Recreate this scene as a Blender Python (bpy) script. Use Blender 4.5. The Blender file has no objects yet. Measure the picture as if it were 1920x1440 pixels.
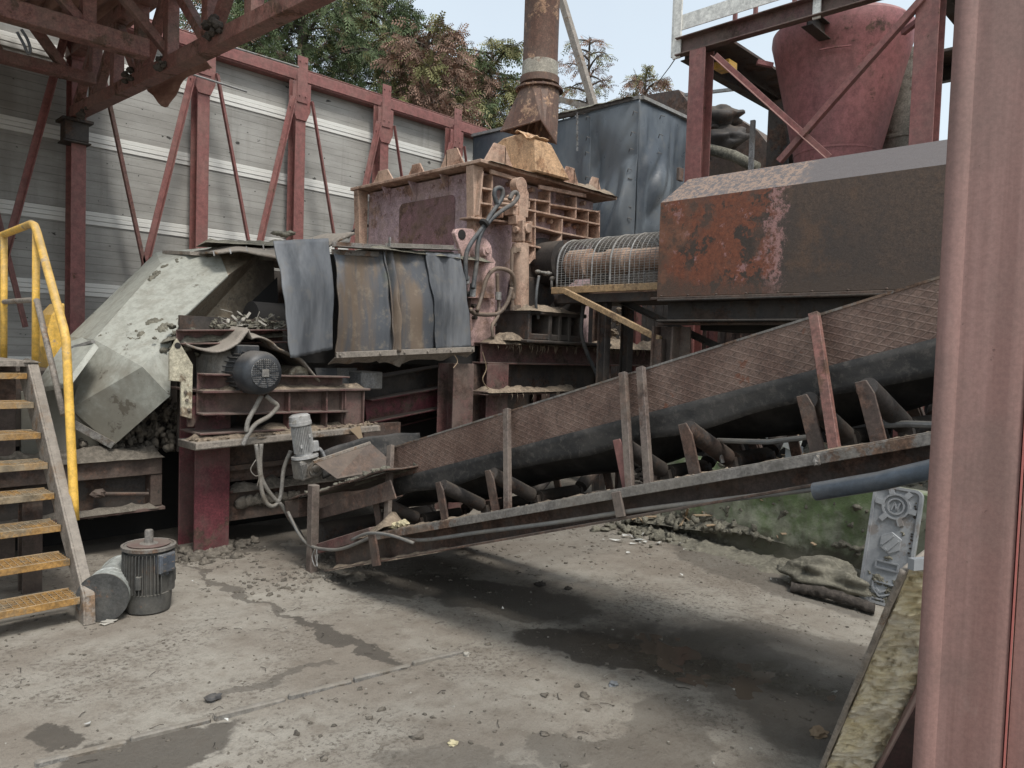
import bpy, bmesh, math, random
from mathutils import Vector, Matrix, noise as mn
random.seed(7)
SC = bpy.context.scene
COL = SC.collection
R = math.radians
V = Vector

# ------------------------------------------------------------------ camera
FPX = 1414.0
AZ, PITCH, ROLL = R(44.1), math.atan(60/1414.0), R(1.85)
CAM = V((0, 0, 1.6))
_F = V((math.cos(AZ), math.sin(AZ), 0)); _R = V((math.sin(AZ), -math.cos(AZ), 0)); _Z = V((0, 0, 1))
FW = _F*math.cos(PITCH) - _Z*math.sin(PITCH)
_U = _F*math.sin(PITCH) + _Z*math.cos(PITCH)
RT = _R*math.cos(ROLL) + _U*math.sin(ROLL)
UP = _U*math.cos(ROLL) - _R*math.sin(ROLL)
cd = bpy.data.cameras.new("camera"); cam = bpy.data.objects.new("camera", cd); COL.objects.link(cam)
cd.sensor_width = 36; cd.lens = FPX/1920*36; cd.clip_start = .05; cd.clip_end = 1000
m3 = Matrix((RT, UP, -FW)).transposed()
cam.matrix_world = Matrix.Translation(CAM) @ m3.to_4x4()
SC.camera = cam

def P(px, py, u=None, v=None, z=None):
    """surveyed point: where the sight line of a photo pixel meets a known plane of the yard"""
    d = FW + RT*((px-960)/FPX) - UP*((py-720)/FPX)
    if u is not None: t = u/d.x
    elif v is not None: t = v/d.y
    else: t = (z-1.6)/d.z
    return CAM + d*t

# ------------------------------------------------------------------ sky, sun, exposure
SUN_EL, SUN_AZ = R(58), R(256)       # azimuth of the sun seen from the yard, measured from +x
W = bpy.data.worlds.new("World"); SC.world = W; W.use_nodes = True
wt = W.node_tree; bg = wt.nodes["Background"]
sky = wt.nodes.new("ShaderNodeTexSky"); sky.sky_type = 'NISHITA'; sky.sun_disc = False
sky.sun_elevation = SUN_EL; sky.sun_rotation = math.pi/2 - SUN_AZ
sky.air_density = 1.2; sky.dust_density = 4.0; sky.ozone_density = 1.5
hs = wt.nodes.new("ShaderNodeHueSaturation"); hs.inputs['Saturation'].default_value = .5
wt.links.new(sky.outputs[0], hs.inputs['Color'])
tc = wt.nodes.new("ShaderNodeTexCoord"); wn = wt.nodes.new("ShaderNodeTexNoise")
wn.inputs['Scale'].default_value = 2.2; wn.inputs['Detail'].default_value = 6
wt.links.new(tc.outputs['Generated'], wn.inputs['Vector'])
wr = wt.nodes.new("ShaderNodeValToRGB"); wr.color_ramp.elements[0].position = .35; wr.color_ramp.elements[1].position = .7
wr.color_ramp.elements[0].color = (0.5,)*3+(1,); wr.color_ramp.elements[1].color = (.72,)*3+(1,)
wt.links.new(wn.outputs[0], wr.inputs[0])
wm = wt.nodes.new("ShaderNodeMixRGB"); wm.inputs['Color2'].default_value = (3.55, 4.1, 4.45, 1)
wt.links.new(wr.outputs[0], wm.inputs['Fac']); wt.links.new(hs.outputs[0], wm.inputs['Color1'])
wt.links.new(wm.outputs[0], bg.inputs['Color'])
bg.inputs['Strength'].default_value = .135
sl = bpy.data.lights.new("sun", 'SUN'); sl.energy = 1.55; sl.angle = R(14); sl.color = (1, .96, .9)
so = bpy.data.objects.new("sun", sl); COL.objects.link(so)
sd = V((math.cos(SUN_EL)*math.cos(SUN_AZ), math.cos(SUN_EL)*math.sin(SUN_AZ), math.sin(SUN_EL)))
so.rotation_euler = sd.to_track_quat('Z', 'Y').to_euler(); so.location = (0, 0, 30)
SC.view_settings.view_transform = 'Standard'; SC.view_settings.look = 'None'
SC.view_settings.exposure = 0.8; SC.view_settings.gamma = 1

# ------------------------------------------------------------------ node helpers and materials
class NT:
    def __init__(s, name):
        s.m = bpy.data.materials.new(name); s.m.use_nodes = True
        s.t = s.m.node_tree; s.b = s.t.nodes['Principled BSDF']
        s.geo = s.t.nodes.new("ShaderNodeNewGeometry"); s.pos = s.geo.outputs['Position']
    def lk(s, a, b):
        if hasattr(a, 'node'): s.t.links.new(a, b)
        else:
            if isinstance(a, (tuple, list)) and len(a) == 3 and b.type == 'RGBA': a = tuple(a)+(1,)
            b.default_value = a
    def noise(s, scale=5, detail=5, rough=.6, vec=None, dist=0):
        n = s.t.nodes.new("ShaderNodeTexNoise"); n.inputs['Scale'].default_value = scale
        n.inputs['Detail'].default_value = detail; n.inputs['Roughness'].default_value = rough; n.inputs['Distortion'].default_value = dist
        s.t.links.new(vec if vec else s.pos, n.inputs['Vector']); return n.outputs[0]
    def vor(s, scale, vec=None, feat='F1'):
        n = s.t.nodes.new("ShaderNodeTexVoronoi"); n.inputs['Scale'].default_value = scale; n.feature = feat
        s.t.links.new(vec if vec else s.pos, n.inputs['Vector']); return n.outputs['Distance']
    def scaled(s, v, off=(0, 0, 0)):
        n = s.t.nodes.new("ShaderNodeMapping"); n.inputs['Scale'].default_value = v; n.inputs['Location'].default_value = off
        s.t.links.new(s.pos, n.inputs['Vector']); return n.outputs[0]
    def step(s, f, a, b, lo=0., hi=1.):
        n = s.t.nodes.new("ShaderNodeMapRange"); n.interpolation_type = 'SMOOTHSTEP'
        s.lk(f, n.inputs[0]); n.inputs[1].default_value = a; n.inputs[2].default_value = b
        n.inputs[3].default_value = lo; n.inputs[4].default_value = hi; return n.outputs[0]
    def math(s, op, a, b=0.5, c=None):
        n = s.t.nodes.new("ShaderNodeMath"); n.operation = op; s.lk(a, n.inputs[0]); s.lk(b, n.inputs[1])
        if c is not None: s.lk(c, n.inputs[2])
        return n.outputs[0]
    def mix(s, f, a, b, mode='MIX'):
        n = s.t.nodes.new("ShaderNodeMixRGB"); n.blend_type = mode
        s.lk(f, n.inputs[0]); s.lk(a, n.inputs[1]); s.lk(b, n.inputs[2]); return n.outputs[0]
    def xyz(s, v=None):
        n = s.t.nodes.new("ShaderNodeSeparateXYZ"); s.t.links.new(v if v else s.pos, n.inputs[0]); return n.outputs
    def up(s): return s.xyz(s.geo.outputs['Normal'])[2]
    def out(s, col, rough=.7, bump=None, bs=.3, metal=0., dist=.02):
        s.lk(col, s.b.inputs['Base Color']); s.lk(rough, s.b.inputs['Roughness']); s.lk(metal, s.b.inputs['Metallic'])
        if bump is not None:
            n = s.t.nodes.new("ShaderNodeBump"); n.inputs['Strength'].default_value = bs; n.inputs['Distance'].default_value = dist
            s.lk(bump, n.inputs['Height']); s.t.links.new(n.outputs[0], s.b.inputs['Normal'])
        return s.m

def sc(c, k): return tuple(min(1, x*k) for x in c)
MUD = (.145, .125, .10); DUST = (.21, .185, .15); TAN = (.30, .21, .14)

def steel(name, paint, rust=(.11, .055, .035), amt=.25, ns=3., dust=DUST, top=.8, allover=.25, streak=.35, rough=.62, bump=.2, metal=0., fine=14, spk=1.):
    t = NT(name)
    n1 = t.noise(ns, 8, .72); th = .5 + (.5-amt)*.42
    f1 = t.step(n1, th-.03, th+.035)
    n2 = t.noise(fine, 6, .7)
    pc = t.mix(t.step(n2, .3, .7), sc(paint, .72), sc(paint, 1.18))
    rc = t.mix(t.step(n2, .35, .65), sc(rust, .55), sc(rust, 1.35))
    c = t.mix(f1, pc, rc)
    n4 = t.noise(58, 5, .78)
    c = t.mix(1., c, t.mix(t.step(n4, .34, .66), (1-.38*spk,)*3, (1+.22*spk,)*3), 'MULTIPLY')
    c = t.mix(t.math('MULTIPLY', t.step(t.noise(21, 7, .75), .57, .63), .55*spk), c, sc(paint, .42))
    if streak:
        sn = t.noise(1, 4, .6, t.scaled((9, 9, .7)))
        c = t.mix(t.math('MULTIPLY', t.step(sn, .5, .72), streak), c, sc(paint, .3))
    dn = t.noise(2.3, 7, .7)
    a1 = t.math('MULTIPLY', t.step(dn, .42, .62), allover)
    if top:
        u = t.math('MULTIPLY', t.step(t.up(), .35, .85), t.step(t.noise(6, 5, .6), .3, .5, .55, 1))
        a1 = t.math('MAXIMUM', a1, t.math('MULTIPLY', u, top))
    c = t.mix(a1, c, t.mix(n2, sc(dust, .7), sc(dust, 1.25)))
    r = t.math('ADD', t.math('MULTIPLY', t.math('MAXIMUM', f1, a1), .9-rough), rough)
    h = t.math('ADD', t.math('ADD', t.math('MULTIPLY', n2, .5), t.math('MULTIPLY', n4, .3)), t.math('MULTIPLY', f1, .35))
    return t.out(c, r, h, bump, metal, .012)

def steel_soft(*a, **k): return steel(*a, spk=.4, **k)
M = {}
M['red'] = steel_soft('red_oxide_paint', (.235, .092, .082), amt=.16, allover=.18, top=.5, streak=.22, rough=.6)
M['maroon'] = steel('maroon_paint', (.115, .026, .033), (.075, .04, .03), amt=.32, allover=.45, streak=.45, dust=(.13, .105, .085), top=.95)
M['gapshade'] = steel('gap_shade_maroon', (.03, .012, .012), amt=.3, allover=.1, top=.2)  # near-black maroon for the added sheet that stands in for shade
M['canopy'] = steel('brown_red_paint', (.22, .10, .082), amt=.35, allover=.3, top=.3, streak=.3)
M['lilac'] = steel('faded_lilac_paint', (.46, .335, .355), (.30, .185, .145), amt=.36, allover=.55, dust=(.40, .30, .25), streak=.3, ns=2.4)
M['lilacdark'] = steel('worn_lilac_plate', (.24, .135, .14), (.17, .105, .08), amt=.45, allover=.6, dust=(.18, .12, .10), ns=4)
M['tan'] = steel('tan_dusted_steel', (.44, .285, .21), (.28, .165, .115), amt=.42, allover=.5, dust=(.48, .36, .275), streak=.2)
M['pink'] = steel('pink_primer_paint', (.56, .38, .355), (.37, .22, .16), amt=.33, allover=.45, dust=(.25, .17, .12))
M['chute'] = steel('orange_tan_sheet', (.58, .37, .21), (.34, .19, .10), amt=.32, allover=.35, dust=(.42, .28, .18), top=.25)
M['stack'] = steel('rusted_flue', (.125, .062, .04), (.38, .235, .15), amt=.34, ns=4.5, allover=.2, streak=.25, bump=.35)
M['stackband'] = steel('pale_flue_band', (.36, .33, .27), (.2, .12, .08), amt=.3, allover=.3)
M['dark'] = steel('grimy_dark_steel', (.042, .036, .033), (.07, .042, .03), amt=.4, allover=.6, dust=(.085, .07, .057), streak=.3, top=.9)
M['brown'] = steel('brown_rusty_steel', (.085, .058, .047), (.115, .068, .05), amt=.45, allover=.5, dust=(.13, .105, .085), top=.95)
M['upright'] = steel('dusty_brown_flat_bar', (.13, .10, .085), (.10, .065, .05), amt=.4, allover=.5, dust=(.2, .17, .14), streak=.2)
M['frame'] = steel('mud_dusted_red_frame', (.13, .06, .055), (.09, .055, .043), amt=.45, allover=.6, dust=(.155, .12, .10), top=1)
M['galv'] = steel('dull_zinc', (.25, .25, .25), (.16, .11, .08), amt=.22, allover=.45, metal=.0, rough=.5, top=.9)
M['flange'] = steel('worn_bare_steel', (.19, .175, .16), (.15, .09, .06), amt=.35, allover=.4, rough=.5, top=.5)
M['yellow'] = steel_soft('yellow_rail_paint', (.75, .45, .08), (.30, .22, .14), amt=.24, ns=7, allover=.3, streak=.3, dust=(.30, .26, .2), rough=.5, top=.7)
M['treadyellow'] = steel('ochre_tread_paint', (.36, .20, .06), (.24, .18, .11), amt=.42, allover=.6, dust=(.25, .21, .15), top=.75)
M['greypost'] = steel('dusty_grey_steel', (.27, .235, .20), (.2, .13, .08), amt=.3, allover=.55, dust=(.24, .21, .175), top=.95)
M['motordark'] = steel('dark_motor_casting', (.055, .055, .053), (.12, .07, .045), amt=.2, allover=.42, dust=(.15, .14, .12), top=.95, ns=6)
M['motorblack'] = steel_soft('black_motor_paint', (.03, .034, .04), (.05, .04, .035), amt=.2, allover=.25, dust=(.15, .13, .11), top=.55, rough=.42)
M['motorgrey'] = steel_soft('pale_grey_motor', (.36, .36, .355), (.2, .18, .15), amt=.2, allover=.3, top=.35, rough=.5)
M['gearbox'] = steel('dusty_gearbox_casting', (.20, .19, .175), (.12, .1, .08), amt=.4, allover=.6, top=.8)
M['cream'] = steel('cream_paint', (.48, .44, .33), (.2, .15, .1), amt=.25, allover=.4, dust=(.24, .2, .16))
M['termbox'] = steel('blue_grey_plastic', (.07, .085, .11), amt=.03, allover=.25, rough=.4, top=.5)
M['drum'] = steel('pale_drum_paint', (.40, .42, .40), (.22, .19, .15), amt=.3, allover=.3, dust=(.2, .18, .14), top=.15, rough=.45, ns=2)
M['white'] = steel_soft('off_white_paint', (.74, .73, .68), (.45, .40, .33), amt=.05, allover=.06, top=.1, streak=.12)
M['hopper'] = steel_soft('pink_red_hopper', (.32, .125, .125), (.10, .06, .043), amt=.18, ns=1.1, allover=.12, streak=.3, top=.3, rough=.55)
M['palepipe'] = steel('pale_pipe', (.30, .28, .24), (.15, .1, .07), amt=.25, allover=.3)
M['mud'] = None
M['hose'] = steel('grey_rubber_hose', (.075, .08, .085), amt=.02, allover=.45, dust=(.2, .17, .14), streak=0, top=.6)
M['hosetan'] = steel('tan_dusted_hose', (.13, .10, .08), amt=.1, allover=.6, dust=(.25, .18, .13), streak=0)
M['conduit'] = steel_soft('grey_conduit', (.14, .14, .137), amt=.15, allover=.55, streak=0, top=.6, rough=.5)
M['bluepipe'] = steel_soft('blue_black_pipe', (.045, .06, .08), amt=.02, allover=.18, streak=0, top=.3, rough=.42)
M['wood'] = steel('weathered_timber', (.42, .28, .15), (.25, .16, .09), amt=.3, allover=.2, streak=.0, top=.2)
M['neon'] = None

def m_mud(name, base, k=1.0):
    t = NT(name); n = t.noise(26, 8, .7); n2 = t.noise(4, 6, .6)
    c = t.mix(t.step(n2, .38, .62), sc(base, .62), sc(base, 1.15)); c = t.mix(t.step(n, .4, .75), c, sc(base, 1.7))
    return t.out(c, .92, t.math('ADD', n, t.math('MULTIPLY', t.noise(90, 4, .7), .5)), .7, 0, .02)
M['mud'] = m_mud('dry_mud', (.135, .118, .096)); M['mudtan'] = m_mud('fibrous_tan_dirt', (.21, .165, .12)); M['muddark'] = m_mud('black_dirt', (.06, .05, .042))
M['mudgrey'] = m_mud('grey_green_mud', (.145, .135, .105))

def m_rubber():
    t = NT('blue_black_rubber'); x = t.xyz()
    n = t.noise(1, 5, .65, t.scaled((3.2, 3.2, .55))); n2 = t.noise(9, 6, .7)
    c = t.mix(t.step(n, .36, .66), (.055, .06, .068), (.165, .172, .182))
    c = t.mix(t.math('MULTIPLY', t.step(n2, .52, .68), .35), c, (.17, .155, .135))
    return t.out(c, t.step(n2, .3, .7, .42, .7), t.math('ADD', n2, n), .22, 0, .015)
M['rubber'] = m_rubber()
def m_rubber_brown():
    t = NT('brown_streaked_rubber')
    n = t.noise(1, 5, .6, t.scaled((4.2, 4.2, .35))); n2 = t.noise(11, 7, .7); n3 = t.noise(1, 4, .6, t.scaled((2.2, 2.2, .5), (7, 3, 1)))
    c = t.mix(t.step(n, .4, .58), (.07, .076, .086), (.135, .10, .072))
    c = t.mix(t.math('MULTIPLY', t.step(n3, .55, .66), .75), c, (.16, .18, .205))
    c = t.mix(t.math('MULTIPLY', t.step(t.noise(1.6, 5, .6), .56, .68), .6), c, (.11, .12, .065))
    c = t.mix(t.math('MULTIPLY', t.step(n2, .5, .7), .45), c, (.25, .205, .15))
    return t.out(c, .72, t.math('ADD', n2, n), .35, 0, .012)
M['rubberbrown'] = m_rubber_brown()
def m_tarp():
    t = NT('blue_grey_tarpaulin'); n = t.noise(1, 5, .6, t.scaled((1.4, 1.4, .5))); n2 = t.noise(6, 6, .7)
    c = t.mix(t.step(n, .35, .65), (.055, .066, .08), (.145, .16, .172))
    c = t.mix(t.math('MULTIPLY', t.step(n2, .5, .7), .4), c, (.145, .145, .135))
    return t.out(c, t.step(n2, .3, .7, .26, .5), n2, .12, 0, .02)
M['tarp'] = m_tarp()
def m_belt():
    t = NT('black_belt_rubber'); n = t.noise(5, 6, .7)
    return t.out(t.mix(t.step(n, .45, .7), (.010, .010, .010), (.035, .032, .03)), .6, n, .2)
M['belt'] = m_belt(); 
def m_black():  # plain black for black parts and for gaps filled in place of shade
    t = NT('black_and_shade_fill'); n = t.noise(5, 6, .7)
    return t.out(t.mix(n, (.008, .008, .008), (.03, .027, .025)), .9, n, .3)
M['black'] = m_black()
def m_rdust():
    t = NT('dusty_black_rubber'); n = t.noise(1, 6, .7, t.scaled((2.2, 2.2, 5))); n2 = t.noise(30, 6, .75)
    c = t.mix(t.step(n, .4, .64), (.016, .016, .016), (.05, .046, .042)); c = t.mix(t.step(n2, .5, .66, 0, .35), c, (.13, .115, .10))
    return t.out(c, .7, n2, .25, 0, .01)
M['rubberdust'] = m_rdust()

def m_hood():
    t = NT('pale_green_grey_sheet'); n1 = t.noise(2.6, 9, .72); n2 = t.noise(17, 6, .7); z = t.xyz()[2]
    c = t.mix(t.step(n2, .3, .7), (.27, .275, .24), (.39, .395, .35))
    sn = t.noise(1, 4, .6, t.scaled((8, 8, 1.1)))
    c = t.mix(t.math('MULTIPLY', t.step(sn, .46, .7), .5), c, (.20, .19, .155))
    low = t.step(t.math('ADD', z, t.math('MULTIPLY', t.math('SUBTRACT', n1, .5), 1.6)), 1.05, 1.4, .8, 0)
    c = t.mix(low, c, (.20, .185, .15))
    sp = t.step(t.noise(3.4, 10, .78, t.scaled((1, 1, 1), (4, 9, 2))), .60, .63)
    c = t.mix(sp, c, (.13, .115, .09))
    c = t.mix(t.math('MULTIPLY', t.step(n2, .6, .66), .5), c, (.18, .165, .13))
    return t.out(c, .62, t.math('ADD', t.math('MULTIPLY', n2, .3), sp), .35, 0, .015)
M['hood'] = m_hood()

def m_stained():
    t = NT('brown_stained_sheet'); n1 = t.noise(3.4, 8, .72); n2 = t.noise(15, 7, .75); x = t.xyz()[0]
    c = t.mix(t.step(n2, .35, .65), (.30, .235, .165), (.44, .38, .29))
    d = t.step(t.math('ADD', x, t.math('MULTIPLY', t.math('SUBTRACT', n1, .5), 1.3)), 2.95, 3.5)  # stain gradient, pale end widened so the plate reads as lit
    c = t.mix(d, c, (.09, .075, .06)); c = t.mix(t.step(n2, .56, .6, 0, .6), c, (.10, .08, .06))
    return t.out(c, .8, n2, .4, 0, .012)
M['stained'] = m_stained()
def m_cladding():
    t = NT('grey_plank_cladding'); p = t.xyz()
    fr = t.math('FRACT', t.math('MULTIPLY', p[2], 10.4))
    g = t.math('LESS_THAN', t.math('ABSOLUTE', t.math('SUBTRACT', fr, .5)), .042)
    gn = t.step(t.noise(1, 5, .7, t.scaled((1.3, 1, 9))), .35, .6, .15, 1)
    n1 = t.noise(1, 6, .65, t.scaled((1.2, 1.2, 5))); n2 = t.noise(30, 5, .7)
    c = t.mix(t.step(n1, .32, .68), (.27, .262, .24), (.37, .362, .335))
    c = t.mix(t.math('MULTIPLY', t.step(n2, .55, .75), .4), c, (.16, .15, .13))
    sn = t.noise(1, 4, .6, t.scaled((5, 5, .35)))
    c = t.mix(t.math('MULTIPLY', t.step(sn, .52, .72), .35), c, (.17, .16, .14))
    c = t.mix(t.math('MULTIPLY', g, t.math('MULTIPLY', gn, .55)), c, (.09, .085, .075))
    hv = t.step(t.math('ADD', t.vor(1.9, t.scaled((1, 1, 1.8))), t.math('MULTIPLY', t.math('SUBTRACT', t.noise(19, 5, .75), .5), .34)), .055, .07, 1, 0)
    hv = t.math('MAXIMUM', hv, t.step(t.math('ADD', t.vor(6, t.scaled((1, 1, 1.6), (3, 1, 2))), t.math('MULTIPLY', t.math('SUBTRACT', t.noise(30, 5, .75), .5), .5)), .045, .065, 1, 0))
    c = t.mix(t.math('MULTIPLY', hv, .92), c, (.03, .028, .026))
    return t.out(c, .85, t.math('SUBTRACT', t.math('MULTIPLY', n2, .25), t.math('ADD', g, hv)), .35, 0, .012)
M['clad'] = m_cladding()

def m_box():
    t = NT('flaking_rust_housing'); p = t.xyz(); n1 = t.noise(5.2, 10, .78); n2 = t.noise(24, 8, .78); n3 = t.noise(1.6, 6, .6)
    brown = t.mix(t.step(n2, .3, .7), (.062, .041, .030), (.125, .085, .062))
    ringv = t.vor(3.1); ring = t.step(t.math('ABSOLUTE', t.math('SUBTRACT', t.math('FRACT', t.math('MULTIPLY', ringv, 9)), .5)), .42, .5)
    rm = t.math('MULTIPLY', ring, t.step(ringv, .16, .2, 1, 0))
    brown = t.mix(t.math('MULTIPLY', rm, t.step(n1, .45, .6, 0, .55)), brown, (.13, .11, .095))
    orange = t.mix(t.step(n2, .35, .65), (.13, .045, .025), (.25, .085, .045))
    orange = t.mix(t.step(n1, .585, .61), orange, (.34, .18, .165))
    orange = t.mix(t.step(t.noise(4.4, 8, .7, t.scaled((1, 1, 1), (5, 2, 8))), .545, .58), orange, (.055, .04, .031))
    brown = t.mix(t.step(n3, .42, .64, 0, .6), brown, (.055, .045, .04)); brown = t.mix(t.step(t.noise(2.3, 8, .75, t.scaled((1, 1, 1), (9, 1, 4))), .52, .66, 0, .55), brown, (.15, .085, .05))
    brown = t.mix(1., brown, t.mix(t.step(t.noise(70, 5, .8), .3, .7), (.72,)*3, (1.22,)*3), 'MULTIPLY')
    edge = t.math('ADD', p[1], t.math('MULTIPLY', t.math('SUBTRACT', t.noise(9, 9, .85), .5), .6))
    orange = t.mix(t.step(t.noise(28, 8, .85), .56, .6, 0, .85), orange, (.06, .045, .036)); orange = t.mix(t.step(t.noise(2.6, 8, .75, t.scaled((1, 1, 1), (4, 4, 1))), .5, .6, 0, .6), orange, (.12, .07, .05))
    left = t.step(edge, 2.80, 2.85)
    c = t.mix(left, brown, orange)
    orange = None
    # thin peeled margin of pink undercoat
    mar = t.math('MULTIPLY', t.step(edge, 2.76, 2.80), t.step(edge, 2.86, 2.93, 1, 0))
    c = t.mix(t.math('MULTIPLY', mar, t.step(n2, .42, .55)), c, (.36, .20, .18))
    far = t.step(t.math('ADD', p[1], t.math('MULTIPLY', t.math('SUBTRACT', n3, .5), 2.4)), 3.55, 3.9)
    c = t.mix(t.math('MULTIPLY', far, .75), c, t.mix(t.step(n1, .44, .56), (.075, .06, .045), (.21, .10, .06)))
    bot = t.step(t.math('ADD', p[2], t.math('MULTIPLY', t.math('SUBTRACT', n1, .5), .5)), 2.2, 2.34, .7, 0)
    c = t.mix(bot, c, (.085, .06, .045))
    up = t.step(t.up(), .25, .5); spk = t.math('MULTIPLY', t.step(n2, .47, .53), t.step(edge, 2.6, 2.75))
    c = t.mix(up, c, t.mix(spk, (.115, .10, .097), (.27, .19, .145)))
    return t.out(c, t.step(n2, .3, .7, .5, .8), t.math('ADD', n2, t.math('MULTIPLY', left, .3)), .4, 0, .012)
M['box'] = m_box()

def m_plate():
    t = NT('rusty_chequer_plate'); p = t.xyz(); a = .2915
    s = t.math('SUBTRACT', t.math('MULTIPLY', p[2], math.sin(a)), t.math('MULTIPLY', p[1], math.cos(a)))
    h = t.math('ADD', t.math('MULTIPLY', p[1], math.sin(a)), t.math('MULTIPLY', p[2], math.cos(a)))
    def lines(sg):
        q = t.math('ADD', t.math('MULTIPLY', s, 17), t.math('MULTIPLY', h, 30*sg))
        return t.step(t.math('ABSOLUTE', t.math('SUBTRACT', t.math('FRACT', q), .5)), .05, .14, 1, 0)
    l = t.math('MAXIMUM', lines(1), lines(-1)); n1 = t.noise(3.5, 9, .72); n2 = t.noise(24, 6, .7)
    c = t.mix(t.step(n1, .38, .62), (.115, .068, .052), (.195, .128, .10))
    c = t.mix(t.math('MULTIPLY', t.step(n2, .45, .7), .55), c, (.06, .042, .034))
    c = t.mix(1., c, t.mix(t.step(t.noise(60, 5, .78), .33, .67), (.65,)*3, (1.25,)*3), 'MULTIPLY')
    c = t.mix(t.math('MULTIPLY', l, t.step(n1, .38, .62, .05, .4)), c, (.19, .14, .115))
    c = t.mix(t.step(t.noise(7, 8, .7), .63, .66), c, (.15, .065, .04))
    return t.out(c, .62, t.math('ADD', t.math('MULTIPLY', l, .8), t.math('MULTIPLY', n2, .4)), .5, 0, .006)
M['plate'] = m_plate()

def m_green():
    t = NT('algae_green_concrete'); p = t.xyz(); n1 = t.noise(2.4, 8, .68); n2 = t.noise(15, 7, .7)
    c = t.mix(t.step(n1, .4, .6), (.135, .185, .082), (.30, .31, .235))
    c = t.mix(t.math('MULTIPLY', t.step(n2, .5, .7), .5), c, (.15, .14, .11))
    sn = t.noise(1, 5, .6, t.scaled((6, 6, .8))); c = t.mix(t.math('MULTIPLY', t.step(sn, .5, .68), .5), c, (.13, .125, .095))
    low = t.step(t.math('ADD', p[2], t.math('MULTIPLY', t.math('SUBTRACT', n1, .5), .8)), .12, .26, .85, 0)
    c = t.mix(low, c, (.10, .09, .07))
    return t.out(c, .88, t.math('ADD', n2, n1), .5, 0, .02)
M['green'] = m_green()

def m_wool():
    t = NT('yellow_mineral_wool'); n = t.noise(1, 8, .75, t.scaled((14, 14, 30))); n2 = t.noise(6, 6, .7)
    c = t.mix(t.step(n2, .3, .62), (.80, .69, .43), (.68, .62, .50)); c = t.mix(t.step(n, .5, .62, 0, .6), c, (.40, .32, .18))
    return t.out(c, .95, t.math('ADD', n, n2), 1., 0, .03)
M['wool'] = m_wool()

def m_red_near():
    t = NT('weathered_red_cladding'); n1 = t.noise(1, 5, .6, t.scaled((26, 26, .6))); n2 = t.noise(60, 5, .7); n3 = t.noise(2.2, 6, .65)
    c = t.mix(t.step(n1, .35, .65), (.185, .10, .086), (.265, .155, .135)); c = t.mix(t.step(n3, .5, .68, 0, .5), c, (.15, .10, .085))
    c = t.mix(t.step(t.noise(30, 7, .75), .66, .69, 0, .8), c, (.09, .05, .04)); c = t.mix(1., c, t.mix(t.step(t.noise(140, 4, .75), .3, .7), (.88,)*3, (1.1,)*3), 'MULTIPLY'); c = t.mix(t.step(t.noise(9, 8, .75, t.scaled((1, 1, .35))), .62, .7, 0, .18), c, (.26, .20, .175)); c = t.mix(t.step(t.noise(1, 5, .7, t.scaled((60, 60, .5))), .58, .7, 0, .4), c, (.12, .07, .058))
    return t.out(c, .62, n2, .12, 0, .004)
M['rednear'] = m_red_near()
def m_plain(name, c, rough=.6, nz=.25):
    t = NT(name); n = t.noise(8, 6, .7)
    return t.out(t.mix(n, sc(c, 1-nz), sc(c, 1+nz)), rough, n, .15)
M['stripwhite'] = m_plain('weathered_white_strip', (.66, .655, .615), .7, .07)
M['rededge'] = m_plain('bright_red_edge', (.42, .13, .11), .45)
M['roof'] = None
def m_roof():
    t = NT('corrugated_roof_underside'); n = t.noise(1, 6, .7, t.scaled((6, .8, 6))); n2 = t.noise(7, 6, .7)
    c = t.mix(t.step(n, .35, .65), (.21, .11, .082), (.38, .23, .18)); c = t.mix(t.step(n2, .5, .7, 0, .5), c, (.11, .06, .045))
    return t.out(c, .8, n2, .2)
M['roof'] = m_roof()
M['scrapwhite'] = m_plain('dirty_white_plastic', (.52, .52, .49), .5); M['scrapgrey'] = m_plain('grey_scrap_metal', (.24, .25, .26), .45)
M['scrapblue'] = m_plain('blue_plastic_scrap', (.06, .12, .27), .5); M['stone'] = m_plain('pale_rubble', (.33, .31, .27), .9, .35)
M['yellowlump'] = m_plain('yellow_lump', (.5, .44, .28), .9); M['bark'] = m_plain('bark', (.085, .07, .058), .95, .4)
M['straw'] = m_plain('straw_rag', (.27, .2, .13), .9)
def m_leaf(name, a, b):
    t = NT(name); n = t.noise(1.3, 4, .6); n2 = t.noise(12, 3, .6)
    c = t.mix(t.math('ADD', t.math('MULTIPLY', n, .6), t.math('MULTIPLY', n2, .4)), a, b)
    return t.out(c, .75)
M['leafgreen'] = m_leaf('green_needles', (.03, .06, .028), (.15, .19, .075))
M['leafolive'] = m_leaf('olive_needles', (.08, .095, .035), (.28, .255, .105))
M['leafbrown'] = m_leaf('dead_brown_needles', (.14, .085, .062), (.34, .21, .15))

def m_sign():
    t = NT('cast_aluminium'); n = t.noise(3, 7, .7); n2 = t.noise(40, 5, .7)
    c = t.mix(t.step(n, .4, .6), (.24, .25, .265), (.36, .37, .38)); c = t.mix(t.step(t.noise(5, 7, .7), .55, .62, 0, .6), c, (.2, .16, .13))
    return t.out(c, .45, n2, .15, .25, .004)
M['castalu'] = m_sign()

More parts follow.
